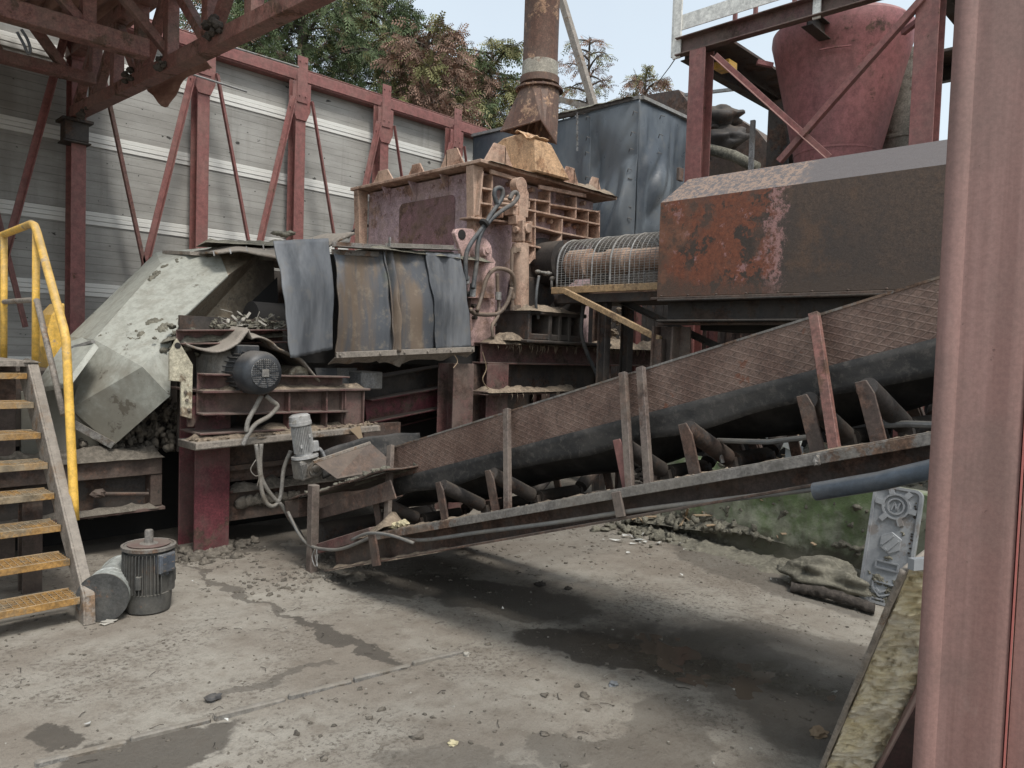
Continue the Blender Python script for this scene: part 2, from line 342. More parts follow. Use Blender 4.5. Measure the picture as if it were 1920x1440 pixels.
def m_ground():
    t = NT('muddy_concrete'); 
    wv = t.t.nodes.new("ShaderNodeTexNoise"); wv.inputs['Scale'].default_value = 2.2; wv.inputs['Detail'].default_value = 7; wv.inputs['Roughness'].default_value = .62
    t.t.links.new(t.pos, wv.inputs['Vector'])
    vm = t.t.nodes.new("ShaderNodeVectorMath"); vm.operation = 'MULTIPLY_ADD'; t.t.links.new(wv.outputs['Color'], vm.inputs[0])
    vm.inputs[1].default_value = (.7, .7, 0); t.t.links.new(t.pos, vm.inputs[2])
    sb = t.t.nodes.new("ShaderNodeVectorMath"); sb.operation = 'SUBTRACT'; t.t.links.new(vm.outputs[0], sb.inputs[0]); sb.inputs[1].default_value = (.35, .35, 0)
    wp = sb.outputs[0]
    def ell(cx, cy, ax, ay, rot, soft=.13):
        mp = t.t.nodes.new("ShaderNodeMapping"); mp.vector_type = 'TEXTURE'; mp.inputs['Location'].default_value = (cx, cy, 0)
        mp.inputs['Rotation'].default_value = (0, 0, rot); mp.inputs['Scale'].default_value = (ax, ay, 1000); t.t.links.new(wp, mp.inputs['Vector'])
        ln = t.t.nodes.new("ShaderNodeVectorMath"); ln.operation = 'LENGTH'; t.t.links.new(mp.outputs[0], ln.inputs[0])
        return t.step(ln.outputs['Value'], 1-soft, 1+soft*.3, 1, 0)
    n1 = t.noise(1.1, 8, .68); n2 = t.noise(9, 8, .72); n3 = t.noise(70, 5, .7)
    c = t.mix(t.step(n1, .36, .64), (.215, .185, .15), (.325, .30, .255))
    c = t.mix(t.step(n2, .48, .66, 0, .55), c, (.155, .128, .10))
    c = t.mix(t.step(n3, .58, .72, 0, .5), c, (.12, .10, .08))
    c = t.mix(t.step(n3, .3, .36, .3, 0), c, (.42, .40, .35))
    pm = t.step(t.noise(.9, 6, .7, t.scaled((1, 1, 1), (3, 8, 0))), .46, .6)
    n5 = t.noise(130, 5, .8); n6 = t.noise(34, 7, .78)
    c = t.mix(t.math('MULTIPLY', t.step(n6, .5, .58), t.math('MULTIPLY', pm, .8)), c, (.105, .088, .07))
    c = t.mix(t.math('MULTIPLY', t.step(n5, .56, .64), t.math('ADD', t.math('MULTIPLY', pm, .5), .25)), c, (.10, .085, .07))
    c = t.mix(1., c, t.mix(t.step(n5, .3, .7), (.8,)*3, (1.14,)*3), 'MULTIPLY')
    damp_shade = None  # damp spots plus shade painted beneath the machines
    for a in DAMP_SHADE:
        e = ell(*a[:5]); e = t.math('MULTIPLY', e, a[5]); damp_shade = e if damp_shade is None else t.math('MAXIMUM', damp_shade, e)
    c = t.mix(damp_shade, c, t.mix(n2, (.055, .047, .038), (.105, .09, .073)))
    wet = None
    for a in WET:
        e = ell(*a[:5], .6); e = t.math('MULTIPLY', e, a[5]); wet = e if wet is None else t.math('MAXIMUM', wet, e)
    wet = t.math('MULTIPLY', wet, t.step(n2, .36, .52, .55, 1))
    c = t.mix(t.math('MULTIPLY', wet, .8), c, (.06, .052, .042))
    r = t.math('SUBTRACT', .9, t.math('ADD', t.math('MULTIPLY', damp_shade, .22), t.math('MULTIPLY', wet, .50)))
    h = t.math('MULTIPLY', t.math('ADD', t.math('ADD', n2, t.math('MULTIPLY', n6, .7)), t.math('MULTIPLY', n3, .6)), t.math('SUBTRACT', 1, t.math('MULTIPLY', wet, .8)))
    return t.out(c, r, h, .55, 0, .02)
def gp(px, py):
    q = P(px, py, z=0); return q.x, q.y
def seg_ell(a, b, w, k):
    a = V(gp(*a)); b = V(gp(*b)); c = (a+b)/2; d = b-a
    return (c.x, c.y, d.length/2*1.15, w, math.atan2(d.y, d.x), k)
DAMP_SHADE = [seg_ell((970, 1195), (1350, 1240), .24, .95), seg_ell((1150, 1190), (1620, 1300), .42, .7), seg_ell((1300, 1180), (1750, 1300), .5, .5), seg_ell((1380, 1270), (1700, 1400), .42, .7),
        seg_ell((560, 1160), (740, 1245), .07, .9), seg_ell((330, 1060), (600, 1180), .035, .7), seg_ell((0, 1390), (140, 1400), .10, .9),
        seg_ell((120, 1440), (440, 1370), .16, .85), seg_ell((380, 1300), (620, 1260), .05, .6), seg_ell((640, 1085), (900, 1110), .25, .8),
        seg_ell((760, 1080), (1100, 1160), .3, .75), seg_ell((1000, 1400), (1250, 1430), .12, .5), seg_ell((1250, 1020), (1620, 1150), .22, .6),
        seg_ell((0, 1010), (600, 1010), .55, .75), (4.9, 5.2, 2.2, 1.6, 0, .35), (2.6, 1.6, .5, .22, .4, .45), (2.0, 2.0, .45, .12, 2.2, .4)]  # wide ellipses under the machines paint their shade on the floor
WET = [seg_ell((1080, 1195), (1480, 1290), .22, 1), seg_ell((1240, 1225), (1340, 1250), .09, 1), seg_ell((1300, 1230), (1660, 1320), .3, .95), seg_ell((1080, 1180), (1500, 1210), .2, .75)]
M['ground'] = m_ground()

# ------------------------------------------------------------------ mesh builder
class G:
    def __init__(s): s.v = []; s.f = []; s.k = []
    def add(s, vs, fs):
        o = len(s.v); s.k.append((o, len(s.f))); s.v += [V(p) for p in vs]; s.f += [tuple(i+o for i in f) for f in fs]; return s
    def box(s, a, b):
        (x0, y0, z0), (x1, y1, z1) = a, b
        x0, x1 = sorted((x0, x1)); y0, y1 = sorted((y0, y1)); z0, z1 = sorted((z0, z1))
        return s.add([(x0, y0, z0), (x1, y0, z0), (x1, y1, z0), (x0, y1, z0), (x0, y0, z1), (x1, y0, z1), (x1, y1, z1), (x0, y1, z1)],
                     [(0, 3, 2, 1), (4, 5, 6, 7), (0, 1, 5, 4), (1, 2, 6, 5), (2, 3, 7, 6), (3, 0, 4, 7)])
    def prism(s, poly, vec):
        n = len(poly); vec = V(vec); a = [V(p) for p in poly]
        nrm = V((0, 0, 0))
        for i in range(n): nrm += a[i].cross(a[(i+1) % n])
        if nrm.dot(vec) > 0: a.reverse()
        b = [p+vec for p in a]
        return s.add(a+b, [tuple(range(n)), tuple(range(2*n-1, n-1, -1))] + [(i, i+n, (i+1) % n+n, (i+1) % n) for i in range(n)])
    def frame(s, p, q, up):
        d = (V(q)-V(p)).normalized(); up = V(up); x = d.cross(up)
        if x.length < 1e-4: x = d.cross(V((1, .1, 0)))
        x.normalize(); return d, x, x.cross(d)
    def bar(s, p, q, w, h, up=(0, 0, 1)):
        p = V(p); q = V(q); d, x, y = s.frame(p, q, up)
        return s.prism([p-x*w/2-y*h/2, p+x*w/2-y*h/2, p+x*w/2+y*h/2, p-x*w/2+y*h/2], q-p)
    def prof(s, p, q, pts, up=(0, 0, 1)):
        p = V(p); q = V(q); d, x, y = s.frame(p, q, up)
        return s.prism([p+x*a+y*b for a, b in pts], q-p)
    def ibeam(s, p, q, w, h, t=.012, up=(0, 0, 1)):
        a, b, c = w/2, h/2, t/2
        return s.prof(p, q, [(-a, -b), (a, -b), (a, -b+t), (c, -b+t), (c, b-t), (a, b-t), (a, b), (-a, b), (-a, b-t), (-c, b-t), (-c, -b+t), (-a, -b+t)], up)
    def chan(s, p, q, w, h, t=.012, up=(0, 0, 1)):
        b = h/2
        return s.prof(p, q, [(0, -b), (w, -b), (w, -b+t), (t, -b+t), (t, b-t), (w, b-t), (w, b), (0, b)], up)
    def ang(s, p, q, w, h, t=.01, up=(0, 0, 1)):
        return s.prof(p, q, [(0, 0), (w, 0), (w, t), (t, t), (t, h), (0, h)], up)
    def tube(s, pts, r, n=10, cap=True):
        pts = [V(p) for p in pts]; m = len(pts); rr = r if isinstance(r, (list, tuple)) else [r]*m
        vs = []; ref = None
        for i in range(m):
            d = (pts[min(i+1, m-1)]-pts[max(i-1, 0)]).normalized()
            if ref is None:
                ref = d.cross(V((0, 0, 1))); 
                if ref.length < 1e-3: ref = d.cross(V((1, 0, 0)))
            x = (ref - d*ref.dot(d)).normalized(); ref = x; y = d.cross(x)
            vs += [pts[i]+(x*math.cos(2*math.pi*k/n)+y*math.sin(2*math.pi*k/n))*rr[i] for k in range(n)]
        fs = [(i*n+k, i*n+(k+1) % n, (i+1)*n+(k+1) % n, (i+1)*n+k) for i in range(m-1) for k in range(n)]
        if cap: fs += [tuple(range(n-1, -1, -1)), tuple(range((m-1)*n, m*n))]
        return s.add(vs, fs)
    def cyl(s, p, q, r, n=24): return s.tube([p, q], r, n)
    def lathe(s, o, d, prof, n=32):
        o = V(o); d = V(d).normalized(); x = d.cross(V((0, 0, 1)))
        if x.length < 1e-3: x = V((1, 0, 0))
        x.normalize(); y = d.cross(x)
        vs = [o+d*a+(x*math.cos(2*math.pi*k/n)+y*math.sin(2*math.pi*k/n))*max(r, 1e-4) for a, r in prof for k in range(n)]
        m = len(prof)
        fs = [(i*n+k, i*n+(k+1) % n, (i+1)*n+(k+1) % n, (i+1)*n+k) for i in range(m-1) for k in range(n)]
        fs += [tuple(range(n-1, -1, -1)), tuple(range((m-1)*n, m*n))]
        return s.add(vs, fs)
    def sheet(s, fn, nu, nv):
        vs = [fn(i/nu, j/nv) for j in range(nv+1) for i in range(nu+1)]
        return s.add(vs, [(j*(nu+1)+i, j*(nu+1)+i+1, (j+1)*(nu+1)+i+1, (j+1)*(nu+1)+i) for j in range(nv) for i in range(nu)])
    def lump(s, c, r, seed=0, n=7, m=10, rough=.45, freq=1.6):
        c = V(c); rx, ry, rz = r if isinstance(r, (tuple, list)) else (r, r, r*.7)
        vs = []; off = V((seed*3.7, seed*1.3, seed*7.1))
        for i in range(n+1):
            a = math.pi*i/n
            for k in range(m):
                b = 2*math.pi*k/m; d = V((math.sin(a)*math.cos(b), math.sin(a)*math.sin(b), math.cos(a)))
                g = 1+rough*mn.noise(d*freq+off)*1.6
                vs.append(c+V((d.x*rx*g, d.y*ry*g, d.z*rz*g)))
        return s.add(vs, [(i*m+k, (i+1)*m+k, (i+1)*m+(k+1) % m, i*m+(k+1) % m) for i in range(n) for k in range(m)])
    def mud(s, p, q, w, h, seed=0, side=None, step=.025, freq=9, sink=.012, cover=1.):
        """lumpy ridge of dirt lying along an edge"""
        p = V(p); q = V(q); L = (q-p).length; nu = max(4, int(L/step)); nv = 6
        d = (q-p).normalized(); x = V(side) if side else d.cross(V((0, 0, 1))).normalized(); off = V((seed*5.1, seed*2.3, 0))
        def fn(a, b):
            e = min(1, a*L/.05, (1-a)*L/.05); c = math.sin(math.pi*b)
            pos = p+d*(a*L)+x*((b-.5)*w*(1+.35*mn.noise(V((a*L*7, seed, 0)))))
            k = mn.noise(pos*freq+off)*.9+mn.noise(pos*freq*2.7+off)*.5; k2 = mn.noise(V((a*L*3.1+seed*9, seed*2, 1.7)))
            return pos+V((0, 0, -sink+(h*(.55+.6*k+cover*.3+.5*k2)*c*max(e, 0) if b not in (0, 1) else 0)))
        return s.sheet(fn, nu, nv)
    def each(s, name, mat, parent, **kw):
        for i, (v0, f0) in enumerate(s.k):
            v1, f1 = s.k[i+1] if i+1 < len(s.k) else (len(s.v), len(s.f))
            g = G(); g.add(s.v[v0:v1], [tuple(j-v0 for j in f) for f in s.f[f0:f1]]); g.build(name, mat, parent, **kw)
    def build(s, name, mat, parent=None, bevel=0, smooth=False, solid=0, base=None, **tags):
        global BASES
        if parent is None: b = V(base) if base is not None else V((sum(p.x for p in s.v)/len(s.v), sum(p.y for p in s.v)/len(s.v), min(p.z for p in s.v)))
        else: b = BASES[parent.name]
        me = bpy.data.meshes.new(name); me.from_pydata([p-b for p in s.v], [], s.f); me.update()
        me.materials.append(M[mat] if isinstance(mat, str) else mat)
        o = bpy.data.objects.new(name, me); COL.objects.link(o); BASES[o.name] = b
        if parent: o.parent = parent
        else: o.location = b
        if smooth is True:
            for f in me.polygons: f.use_smooth = True
        elif smooth:
            for f in me.polygons: f.use_smooth = True
            me.set_sharp_from_angle(angle=R(smooth))
        if solid:
            md = o.modifiers.new("solid", 'SOLIDIFY'); md.thickness = solid; md.offset = 0
        if bevel:
            md = o.modifiers.new("bevel", 'BEVEL'); md.width = bevel; md.segments = 1; md.limit_method = 'ANGLE'; md.angle_limit = R(50)
        for k, v in tags.items(): o[k] = v
        if parent and name in ('dirt', 'mud', 'caked_mud', 'mud_crust', 'rag_debris', 'mud_heap', 'dirt_heap', 'dirt_nest'): o['kind'] = 'stuff'
        return o
def crust(fn, nrm, nu, nv, thr, h, freq, seed, sink=.006):
    nrm = V(nrm); g = G(); o = V((seed*3.3, seed*1.7, seed*.9))
    def f(a, b):
        p = fn(a, b); q_ = p*freq+o; k = mn.noise(q_)+.55*mn.noise(q_*2.3)+.3*mn.noise(q_*5.1)+.2*mn.noise(q_*11)-(thr(a, b) if callable(thr) else thr)
        return p+nrm*(min(h*1.6, h*(k*1.5)**.6)+.004*mn.noise(q_*17) if k > 0 else -sink)
    g.sheet(f, nu, nv); keep = [fc for fc in g.f if max((g.v[i]-fn((i % (nu+1))/nu, (i//(nu+1))/nv)).dot(nrm) for i in fc) > 0]
    g.f = keep; g.k = [(0, 0)]; return g
BASES = {}
def thing(name, label, cat, base, group=None):
    o = bpy.data.objects.new(name, None); COL.objects.link(o); o.location = V(base); BASES[o.name] = V(base)
    o.empty_display_size = .1; o['label'] = label; o['category'] = cat
    if group: o['group'] = group
    return o
def bolts(g, pts, d, r=.012, h=.014):
    for p in pts: g.cyl(V(p), V(p)+V(d)*h, r, 6)
    return g
def lerp(a, b, t): return V(a)*(1-t)+V(b)*t
def smoothpath(pts, n=6):
    pts = [V(p) for p in pts]; out = []
    for i in range(len(pts)-1):
        p0 = pts[max(i-1, 0)]; p1 = pts[i]; p2 = pts[i+1]; p3 = pts[min(i+2, len(pts)-1)]
        for k in range(n):
            t = k/n
            out.append(.5*((2*p1)+(p2-p0)*t+(2*p0-5*p1+4*p2-p3)*t*t+(3*p1-p0-3*p2+p3)*t**3))
    return out+[pts[-1]]

# ------------------------------------------------------------------ ground
def axis():
    a = [-150, -60, -25, -10, -4]; x = -2.
    while x < 8: a.append(x); x += .045
    return a+[8.5, 10, 14, 22, 45, 100, 200]
def gz(x, y):
    if not (-2 <= x <= 8 and -2 <= y <= 8): return 0.
    p = V((x, y, 0)); return .012*mn.noise(p*1.1)+.006*mn.noise(p*5)+.004*mn.noise(p*13)
ax = axis(); g = G(); n = len(ax)
g.v = [V((x, y, gz(x, y))) for y in ax for x in ax]
g.f = [(j*n+i, j*n+i+1, (j+1)*n+i+1, (j+1)*n+i) for j in range(n-1) for i in range(n-1)]
g.build('ground', 'ground', smooth=True, base=(0, 0, 0), kind='structure', label='muddy concrete yard with wet stains, painted shade under the machines and puddles', category='ground')
def m_water():
    t = NT('muddy_puddle_water'); n = t.noise(60, 3, .5)
    return t.out((.115, .092, .07), .10, n, .03, 0, .002)
M['water'] = m_water()
for (px, py, rx, ry, lab) in ((1330, 1240, .62, .30, 'shallow brown puddle on the wet concrete right of centre'), (1150, 1200, .45, .2, 'thin dark puddle where the wet patch begins under the conveyor')):
    c_ = P(px, py, z=0); ro = .5; pu = []
    for k in range(40):
        an = 2*math.pi*k/40; q_ = 1+.4*mn.noise(V((math.cos(an)*1.7+px, math.sin(an)*1.7, 2))); x_, y_ = rx*q_*math.cos(an), ry*q_*math.sin(an)
        d_ = math.atan2(-1, .25); pu.append(V((c_.x+x_*math.cos(d_)-y_*math.sin(d_), c_.y+x_*math.sin(d_)+y_*math.cos(d_), -.0015 if px > 1200 else -.0052)))
    g = G(); g.add(pu, [tuple(range(40))]); g.build('puddle_water', 'water', kind='structure', label=lab, category='puddle')
g = G(); a = P(60, 1440, z=.0); b = P(870, 1222, z=.0)
for k in range(6):
    p = lerp(a, b, k/6+.004); q = lerp(a, b, (k+1)/6-.004); g.bar(p+V((0, 0, -.02+.004*mn.noise(p*3))), q+V((0, 0, -.03)), .028, .085)
g.build('slab_edge', 'gearbox', kind='structure', bevel=.006, label='raised steel edged joint across the muddy concrete', category='slab edge')

# ------------------------------------------------------------------ boundary wall with its steel columns
T = thing('boundary_wall', 'tall grey plank clad wall with white horizontal strips behind the machine', 'wall', (3.5, 10.7, 0))
XW0, XW1 = -4, 10.25
G().box((XW0, 10.66, -.1), (XW1, 10.9, 5.62)).build('cladding', 'clad', T)
for z in (5.09, 4.12, 3.13, 2.22, 1.27):
    g = G()
    for k in (-1, 0, 1): g.box((XW0, 10.645-.006*(k == 0), z+k*.057-.0265), (XW1, 10.662, z+k*.057+.0265))
    g.build('white_strip', 'stripwhite', T, bevel=.004)
G().chan((XW0, 10.5, 5.68), (XW1+.1, 10.5, 5.68), -.16, .2, .02).box((XW0, 10.5, 5.785), (XW1+.1, 10.85, 5.8)).build('top_rail', 'red', T, bevel=.004)
cols = [(2.93, 'red steel wall column under the end of the roof truss, its upper half stained black'),
        (4.45, 'red steel wall column beside the torn roof corner, with braces spreading from its top'),
        (5.91, 'red steel wall column standing right behind the wavy canvas on the feed conveyor'),
        (7.44, 'red steel wall column partly hidden by the shredder'),
        (8.99, 'farthest red steel wall column, nearest the corner tarpaulin')]
cols.insert(0, (1.42, 'red steel wall column behind the yellow stair rail'))
for i, (x, lab) in enumerate(cols):
    T = thing('wall_column', lab, 'column', (x, 10.4, 0), 'red steel columns along the boundary wall')
    G().ibeam((x, 10.4, 0), (x, 10.4, 5.6), .165, .22, .016, (0, 1, 0)).build('post', 'red', T, bevel=.003)
    g = G().box((x-.085, 10.255, 5.2), (x+.085, 10.267, 5.88)).prism([(x-.15, 10.27, 5.5), (x+.15, 10.27, 5.5), (x+.15, 10.27, 5.1), (x+.085, 10.27, 4.95), (x-.085, 10.27, 4.95), (x-.15, 10.27, 5.1)], (0, .016, 0))
    bolts(g, [(x+a, 10.255, z) for a in (-.05, .05) for z in (5.3, 5.8)], (0, -1, 0)).build('gusset_plate', 'red', T, bevel=.003)
    for s in (-1, 1):
        g = G().ang((x+s*.13, 10.255, 5.25), (x+s*.92, 10.255, 1.7), .066*s, -.06, .012, (0, 1, 0))
        bolts(g, [(x+s*.2, 10.25, 5.1)], (0, -1, 0)).build('brace', 'red' if (i, s) != (1, 1) else 'canopy', T, bevel=.003)

# ------------------------------------------------------------------ canopy roof at upper left
T = thing('canopy_roof', 'brown red trussed canopy roof overhead at the end of the wall', 'roof', (2.9, 10.3, 4.2))
XC = 2.9
lo0, lo1 = V((XC, 10.35, 4.32)), V((XC, 3.6, 4.05))
G().bar(lo0, lo1, .14, .135).build('lower_chord', 'canopy', T, bevel=.006)
up0, up1 = V((XC, 10.5, 5.06)), V((XC, 3.6, 5.0)); G().bar(up0, up1, .14, .14).build('upper_chord', 'canopy', T, bevel=.006)
ys = [9.6, 8.9, 8.2, 7.45, 6.6, 5.8, 5.0, 4.3]
for k, y in enumerate(ys):
    t = (10.35-y)/6.75; zl = 4.32-.27*t
    G().bar((XC, y, zl), (XC, y, 5.03), .12, .11, (1, 0, 0)).build('web_post', 'canopy', T, bevel=.004)
    y2 = (ys+[3.7])[k+1]; t2 = (10.35-y2)/6.75
    aa, bb = ((XC, y, 5.0), (XC, y2, 4.32-.27*t2)) if k % 2 else ((XC, y, zl), (XC, y2, 5.0))
    G().bar(aa, bb, .09, .09, (1, 0, 0)).build('web_diagonal', 'canopy', T, bevel=.004)
G().bar((XC, 10.3, 4.35), (XC, 9.62, 4.98), .09, .09, (1, 0, 0)).build('web_diagonal', 'canopy', T, bevel=.004)
G().bar((XC-.2, 7.5, 4.3), (-3, 7.5, 4.25), .15, .17).build('cross_chord', 'canopy', T, bevel=.006)
G().bar((XC-.1, 7.5, 5.02), (-3, 7.5, 5.02), .13, .13).build('cross_chord', 'canopy', T, bevel=.006)
for k, x in enumerate((2.2, 1.5, .8, .1, -.6)):
    G().bar((x, 7.5, 4.3), (x, 7.5, 5.0), .11, .11, (0, 1, 0)).build('web_post', 'canopy', T, bevel=.004)
    G().bar((x+.7, 7.5, 4.33), (x, 7.5, 4.98), .08, .08, (0, 1, 0)).build('web_diagonal', 'canopy', T, bevel=.004)
# a second, rearward cross truss seen between the first
for k, x in enumerate((2.5, 1.9, 1.3)):
    G().bar((x, 9.3, 4.5), (x-.45, 9.3, 5.05), .09, .09, (0, 1, 0)).build('web_diagonal', 'canopy', T, bevel=.004)
G().bar((XC-.1, 9.3, 4.46), (-3, 9.3, 4.42), .12, .12).build('cross_chord', 'canopy', T, bevel=.006)
for k, y in enumerate((9.9, 8.4, 6.9, 5.4)):
    G().bar((XC+.25, y, 5.17), (-3.5, y, 5.17), .09, .1).build('purlin', 'canopy', T, bevel=.004)
def rf(a, b):
    x = -3.5+a*(XC+.35+3.5); y = 5.5+b*5.0
    return V((x, y, 5.27+.028*math.sin(x*2*math.pi/.15)+.03*mn.noise(V((x, y, 0)))))
G().sheet(rf, 340, 6).build('roof_sheet', 'roof', T, smooth=True, solid=.006)
c0 = P(318, 132, u=3.2); 
def rag(a, b):
    top = lerp(P(265, 150, u=3.1), P(385, 112, u=3.3), a); low = lerp(P(300, 150, u=3.25), P(372, 128, u=3.35), a)
    q = lerp(top, low, b) if b < .5 else lerp(top, low, b)
    q = top+V((0.05*b, -.05*b, -(.08+.26*math.exp(-((a-.3)/.22)**2))*b))
    return q+V((.02*mn.noise(q*9), .02*mn.noise(q*7+V((3, 1, 2))), 0))
G().sheet(rag, 22, 10).build('torn_sheet', 'roof', T, smooth=True, solid=.005)
g = G()
for k, (px, py) in enumerate([(152, 212), (240, 140), (395, 52), (405, 45), (300, 115), (20, 40), (45, 20)]):
    q = P(px, py, u=XC-.09)
    for j in range(7): g.lump(q+V((random.uniform(-.03, .03), random.uniform(-.12, .12), random.uniform(-.07, .06))), random.uniform(.02, .05), k*7+j, 5, 7)
g.build('dirt_nest', 'muddark', T)
G().tube(smoothpath([P(40, 55, v=7.35), P(52, 75, v=7.35), P(57, 95, v=7.35), P(52, 100, v=7.35), P(44, 82, v=7.35), P(32, 60, v=7.35)]), .012, 6).build('hanging_cable', 'hose', T, smooth=True)
g = G().box((XC-.13, 10.25, 3.98), (XC+.13, 10.45, 4.22)); g.box((XC-.17, 10.2, 4.2), (XC+.17, 10.5, 4.235)); g.box((XC-.15, 10.22, 3.95), (XC+.15, 10.48, 3.97))
g.build('bearing_seat', 'dark', T, bevel=.004)
for a, b, lab in (((330, 130), (463, 172), 'thin bare metal rod sticking out under the torn roof corner'), ((415, 82), (560, 126), 'thin bare metal rod lying along the top rail of the wall')):
    G().cyl(P(*a, v=10.15), P(*b, v=10.15), .014, 6).build('metal_rod', 'galv', label=lab, category='rod', group='loose metal rods at the wall top')

# ------------------------------------------------------------------ trees behind the wall
def spray(gr, p, d, L, rnd):
    d = V(d).normalized(); x = d.cross(V((rnd.uniform(-1, 1), rnd.uniform(-1, 1), rnd.uniform(-.4, 1)))).normalized()
    n = 5
    for k in range(n):
        t = k/n; c = p+d*(L*t)+V((0, 0, -L*.30*t*t)); w = L*(.36-.22*t)
        for s in (-1, 1):
            e = c+(d*.75+x*s).normalized()*w+V((0, 0, -w*.35)); m = lerp(c, e, .45); wd = (d-x*s*.3)*L*.055
            o = len(gr.v); gr.v += [c, m+wd, e, m-wd]; gr.f.append((o, o+1, o+2, o+3))
def tree(label, base, H, spread, z0, nlimb, nspr, fol, seed, lean=(0, 0), dens=1., L=(.2, .36), sparse_top=0):
    rnd = random.Random(seed); base = V(base)
    T = thing('conifer_tree', label, 'tree', base, 'half dead conifers behind the boundary wall')
    tr = G(); path = [base+V((lean[0]*t*H+.12*math.sin(3*t+seed), lean[1]*t*H+.1*math.cos(2*t+seed), H*t)) for t in [i/10 for i in range(11)]]
    tr.tube(path, [.20*(1-.92*i/10)*H/8 for i in range(11)], 8)
    gs = {k: G() for k in fol}
    for i in range(nlimb):
        t = (z0+(H-z0)*((i+rnd.random()*.8)/nlimb))/H
        if t > .99: t = .99
        k = int(t*10); a = lerp(path[k], path[min(k+1, 10)], t*10-k); az = i*2.399+rnd.uniform(-.4, .4)
        Lb = spread*(1.05-.75*((t*H-z0)/(H-z0))**1.4)*rnd.uniform(.65, 1.15); el = rnd.uniform(.05, .55)
        d = V((math.cos(az)*math.cos(el), math.sin(az)*math.cos(el), math.sin(el)))
        pts = [a+d*(Lb*s)+V((0, 0, .28*Lb*s*(1-s)-.22*Lb*s*s))+V((mn.noise(V((i, s*2, seed)))*.18*Lb, mn.noise(V((s*2, i, seed)))*.18*Lb, 0))*s for s in (0, .25, .5, .75, 1)]
        tr.tube(pts, [.035, .028, .02, .013, .006], 5, False)
        key = rnd.choices(list(fol), [fol[q] for q in fol])[0]; q0 = rnd.random()
        for j in range(int(nspr*dens*(Lb/spread+.3))):
            s = rnd.random()**.6; kk = min(3, int(s*4)); c = lerp(pts[kk], pts[kk+1], s*4-kk)
            w = .42*Lb*(1-.45*s); c2 = c+V((rnd.gauss(0, w*.42), rnd.gauss(0, w*.42), rnd.gauss(-.05, w*.25)))
            kk2 = key if rnd.random() < .8 else rnd.choices(list(fol), [fol[q] for q in fol])[0]
            dd = (c2-c)*1.5+d*.5+V((rnd.uniform(-.5, .5), rnd.uniform(-.5, .5), rnd.uniform(-.8, .35)))
            spray(gs[kk2], c2, dd, rnd.uniform(*L), rnd)
            if j % 5 == 0: tr.tube([c, lerp(c, c2, .5)+V((0, 0, .03)), c2+dd.normalized()*.2], [.008, .006, .003], 3, False)
    tr.build('trunk', 'bark', T, smooth=True)
    nm = {'leafgreen': 'green_foliage', 'leafolive': 'olive_foliage', 'leafbrown': 'dead_foliage'}
    for k in gs: gs[k].build(nm[k], k, T)
    return T
def tb(px, dist):
    d = FW+RT*((px-960)/FPX); d.z = 0
    q = CAM+d*dist; return (q.x, q.y, 0)
tree('dense dark green conifer with browning tips, leftmost behind the wall', tb(560, 17.5), 11.5, 2.8, 4.2, 64, 150, {'leafgreen': 6, 'leafolive': 2.2, 'leafbrown': 1.9}, 3, dens=1.0)
tree('broad green conifer with orange brown patches above the middle of the wall', tb(700, 19), 10.6, 2.7, 4.6, 60, 140, {'leafgreen': 5, 'leafolive': 1.8, 'leafbrown': 2.4}, 5)
tree('low dead brown conifer hanging over the wall rail', tb(790, 17), 8.7, 1.9, 4.6, 44, 95, {'leafbrown': 5, 'leafgreen': 1.3, 'leafolive': 1}, 8, L=(.22, .4))
tree('thin sparse olive conifer with sky showing through, left of the rusty flue', tb(900, 18.5), 9.0, 2.2, 4.6, 56, 74, {'leafolive': 4, 'leafgreen': 3.2, 'leafbrown': .9}, 12, L=(.2, .4))
tree('slender grey green conifer between the broad tree and the sparse one', tb(850, 21), 9.6, 2.3, 4.6, 46, 90, {'leafgreen': 4, 'leafolive': 4, 'leafbrown': 1.2}, 23, L=(.2, .36))
tree('nearly bare brown conifer top right of the rusty flue', tb(1085, 21), 10.2, 1.9, 5.4, 44, 26, {'leafolive': 1.5, 'leafbrown': 2.5}, 15, L=(.16, .3))
tree('small reddish brown conifer tip above the tarpaulin box', tb(1190, 21), 9.4, 1.7, 6.0, 34, 60, {'leafbrown': 4, 'leafolive': 1.3}, 17, L=(.2, .35))
tree('dark conifer half hidden by the canopy roof', tb(430, 18), 10.5, 2.4, 4.6, 44, 110, {'leafgreen': 4, 'leafbrown': 2.2, 'leafolive': 2}, 19)

# ------------------------------------------------------------------ shredder
def Z4(zx, zy, v): return P(640+zx/3.2, 280+zy/3.2, v=v)
T = thing('shredder', 'big lilac and tan ribbed shredder under the rusty flue', 'shredder', (6.4, 6.8, 1.7)); SHR = T
X0, X1, Y0, Y1 = 5.46, 7.46, 5.92, 7.85
G().box((X0, Y0, 1.72), (X1, Y1, 3.5)).build('body', 'lilac', T, bevel=.01)
g = G().prism([(5.30, 5.68, 3.52), (7.62, 5.68, 3.52), (7.62, 8.02, 3.52), (5.30, 8.02, 3.52)], (0, 0, .035))
g.build('top_plate', 'tan', T, bevel=.004)
G().prism([(5.31, 5.80, 3.515), (5.455, 5.80, 3.515), (5.455, 5.80, 2.95), (5.40, 5.80, 2.6), (5.40, 5.80, 1.75), (5.36, 5.80, 1.75), (5.36, 5.80, 2.6)], (0, .115, 0)).build('side_flange', 'tan', T, bevel=.004)
G().prism([(5.31, 7.86, 3.515), (5.455, 7.86, 3.515), (5.455, 7.86, 1.75), (5.36, 7.86, 1.75), (5.36, 7.86, 2.6)], (0, .10, 0)).build('side_flange', 'tan', T, bevel=.004)
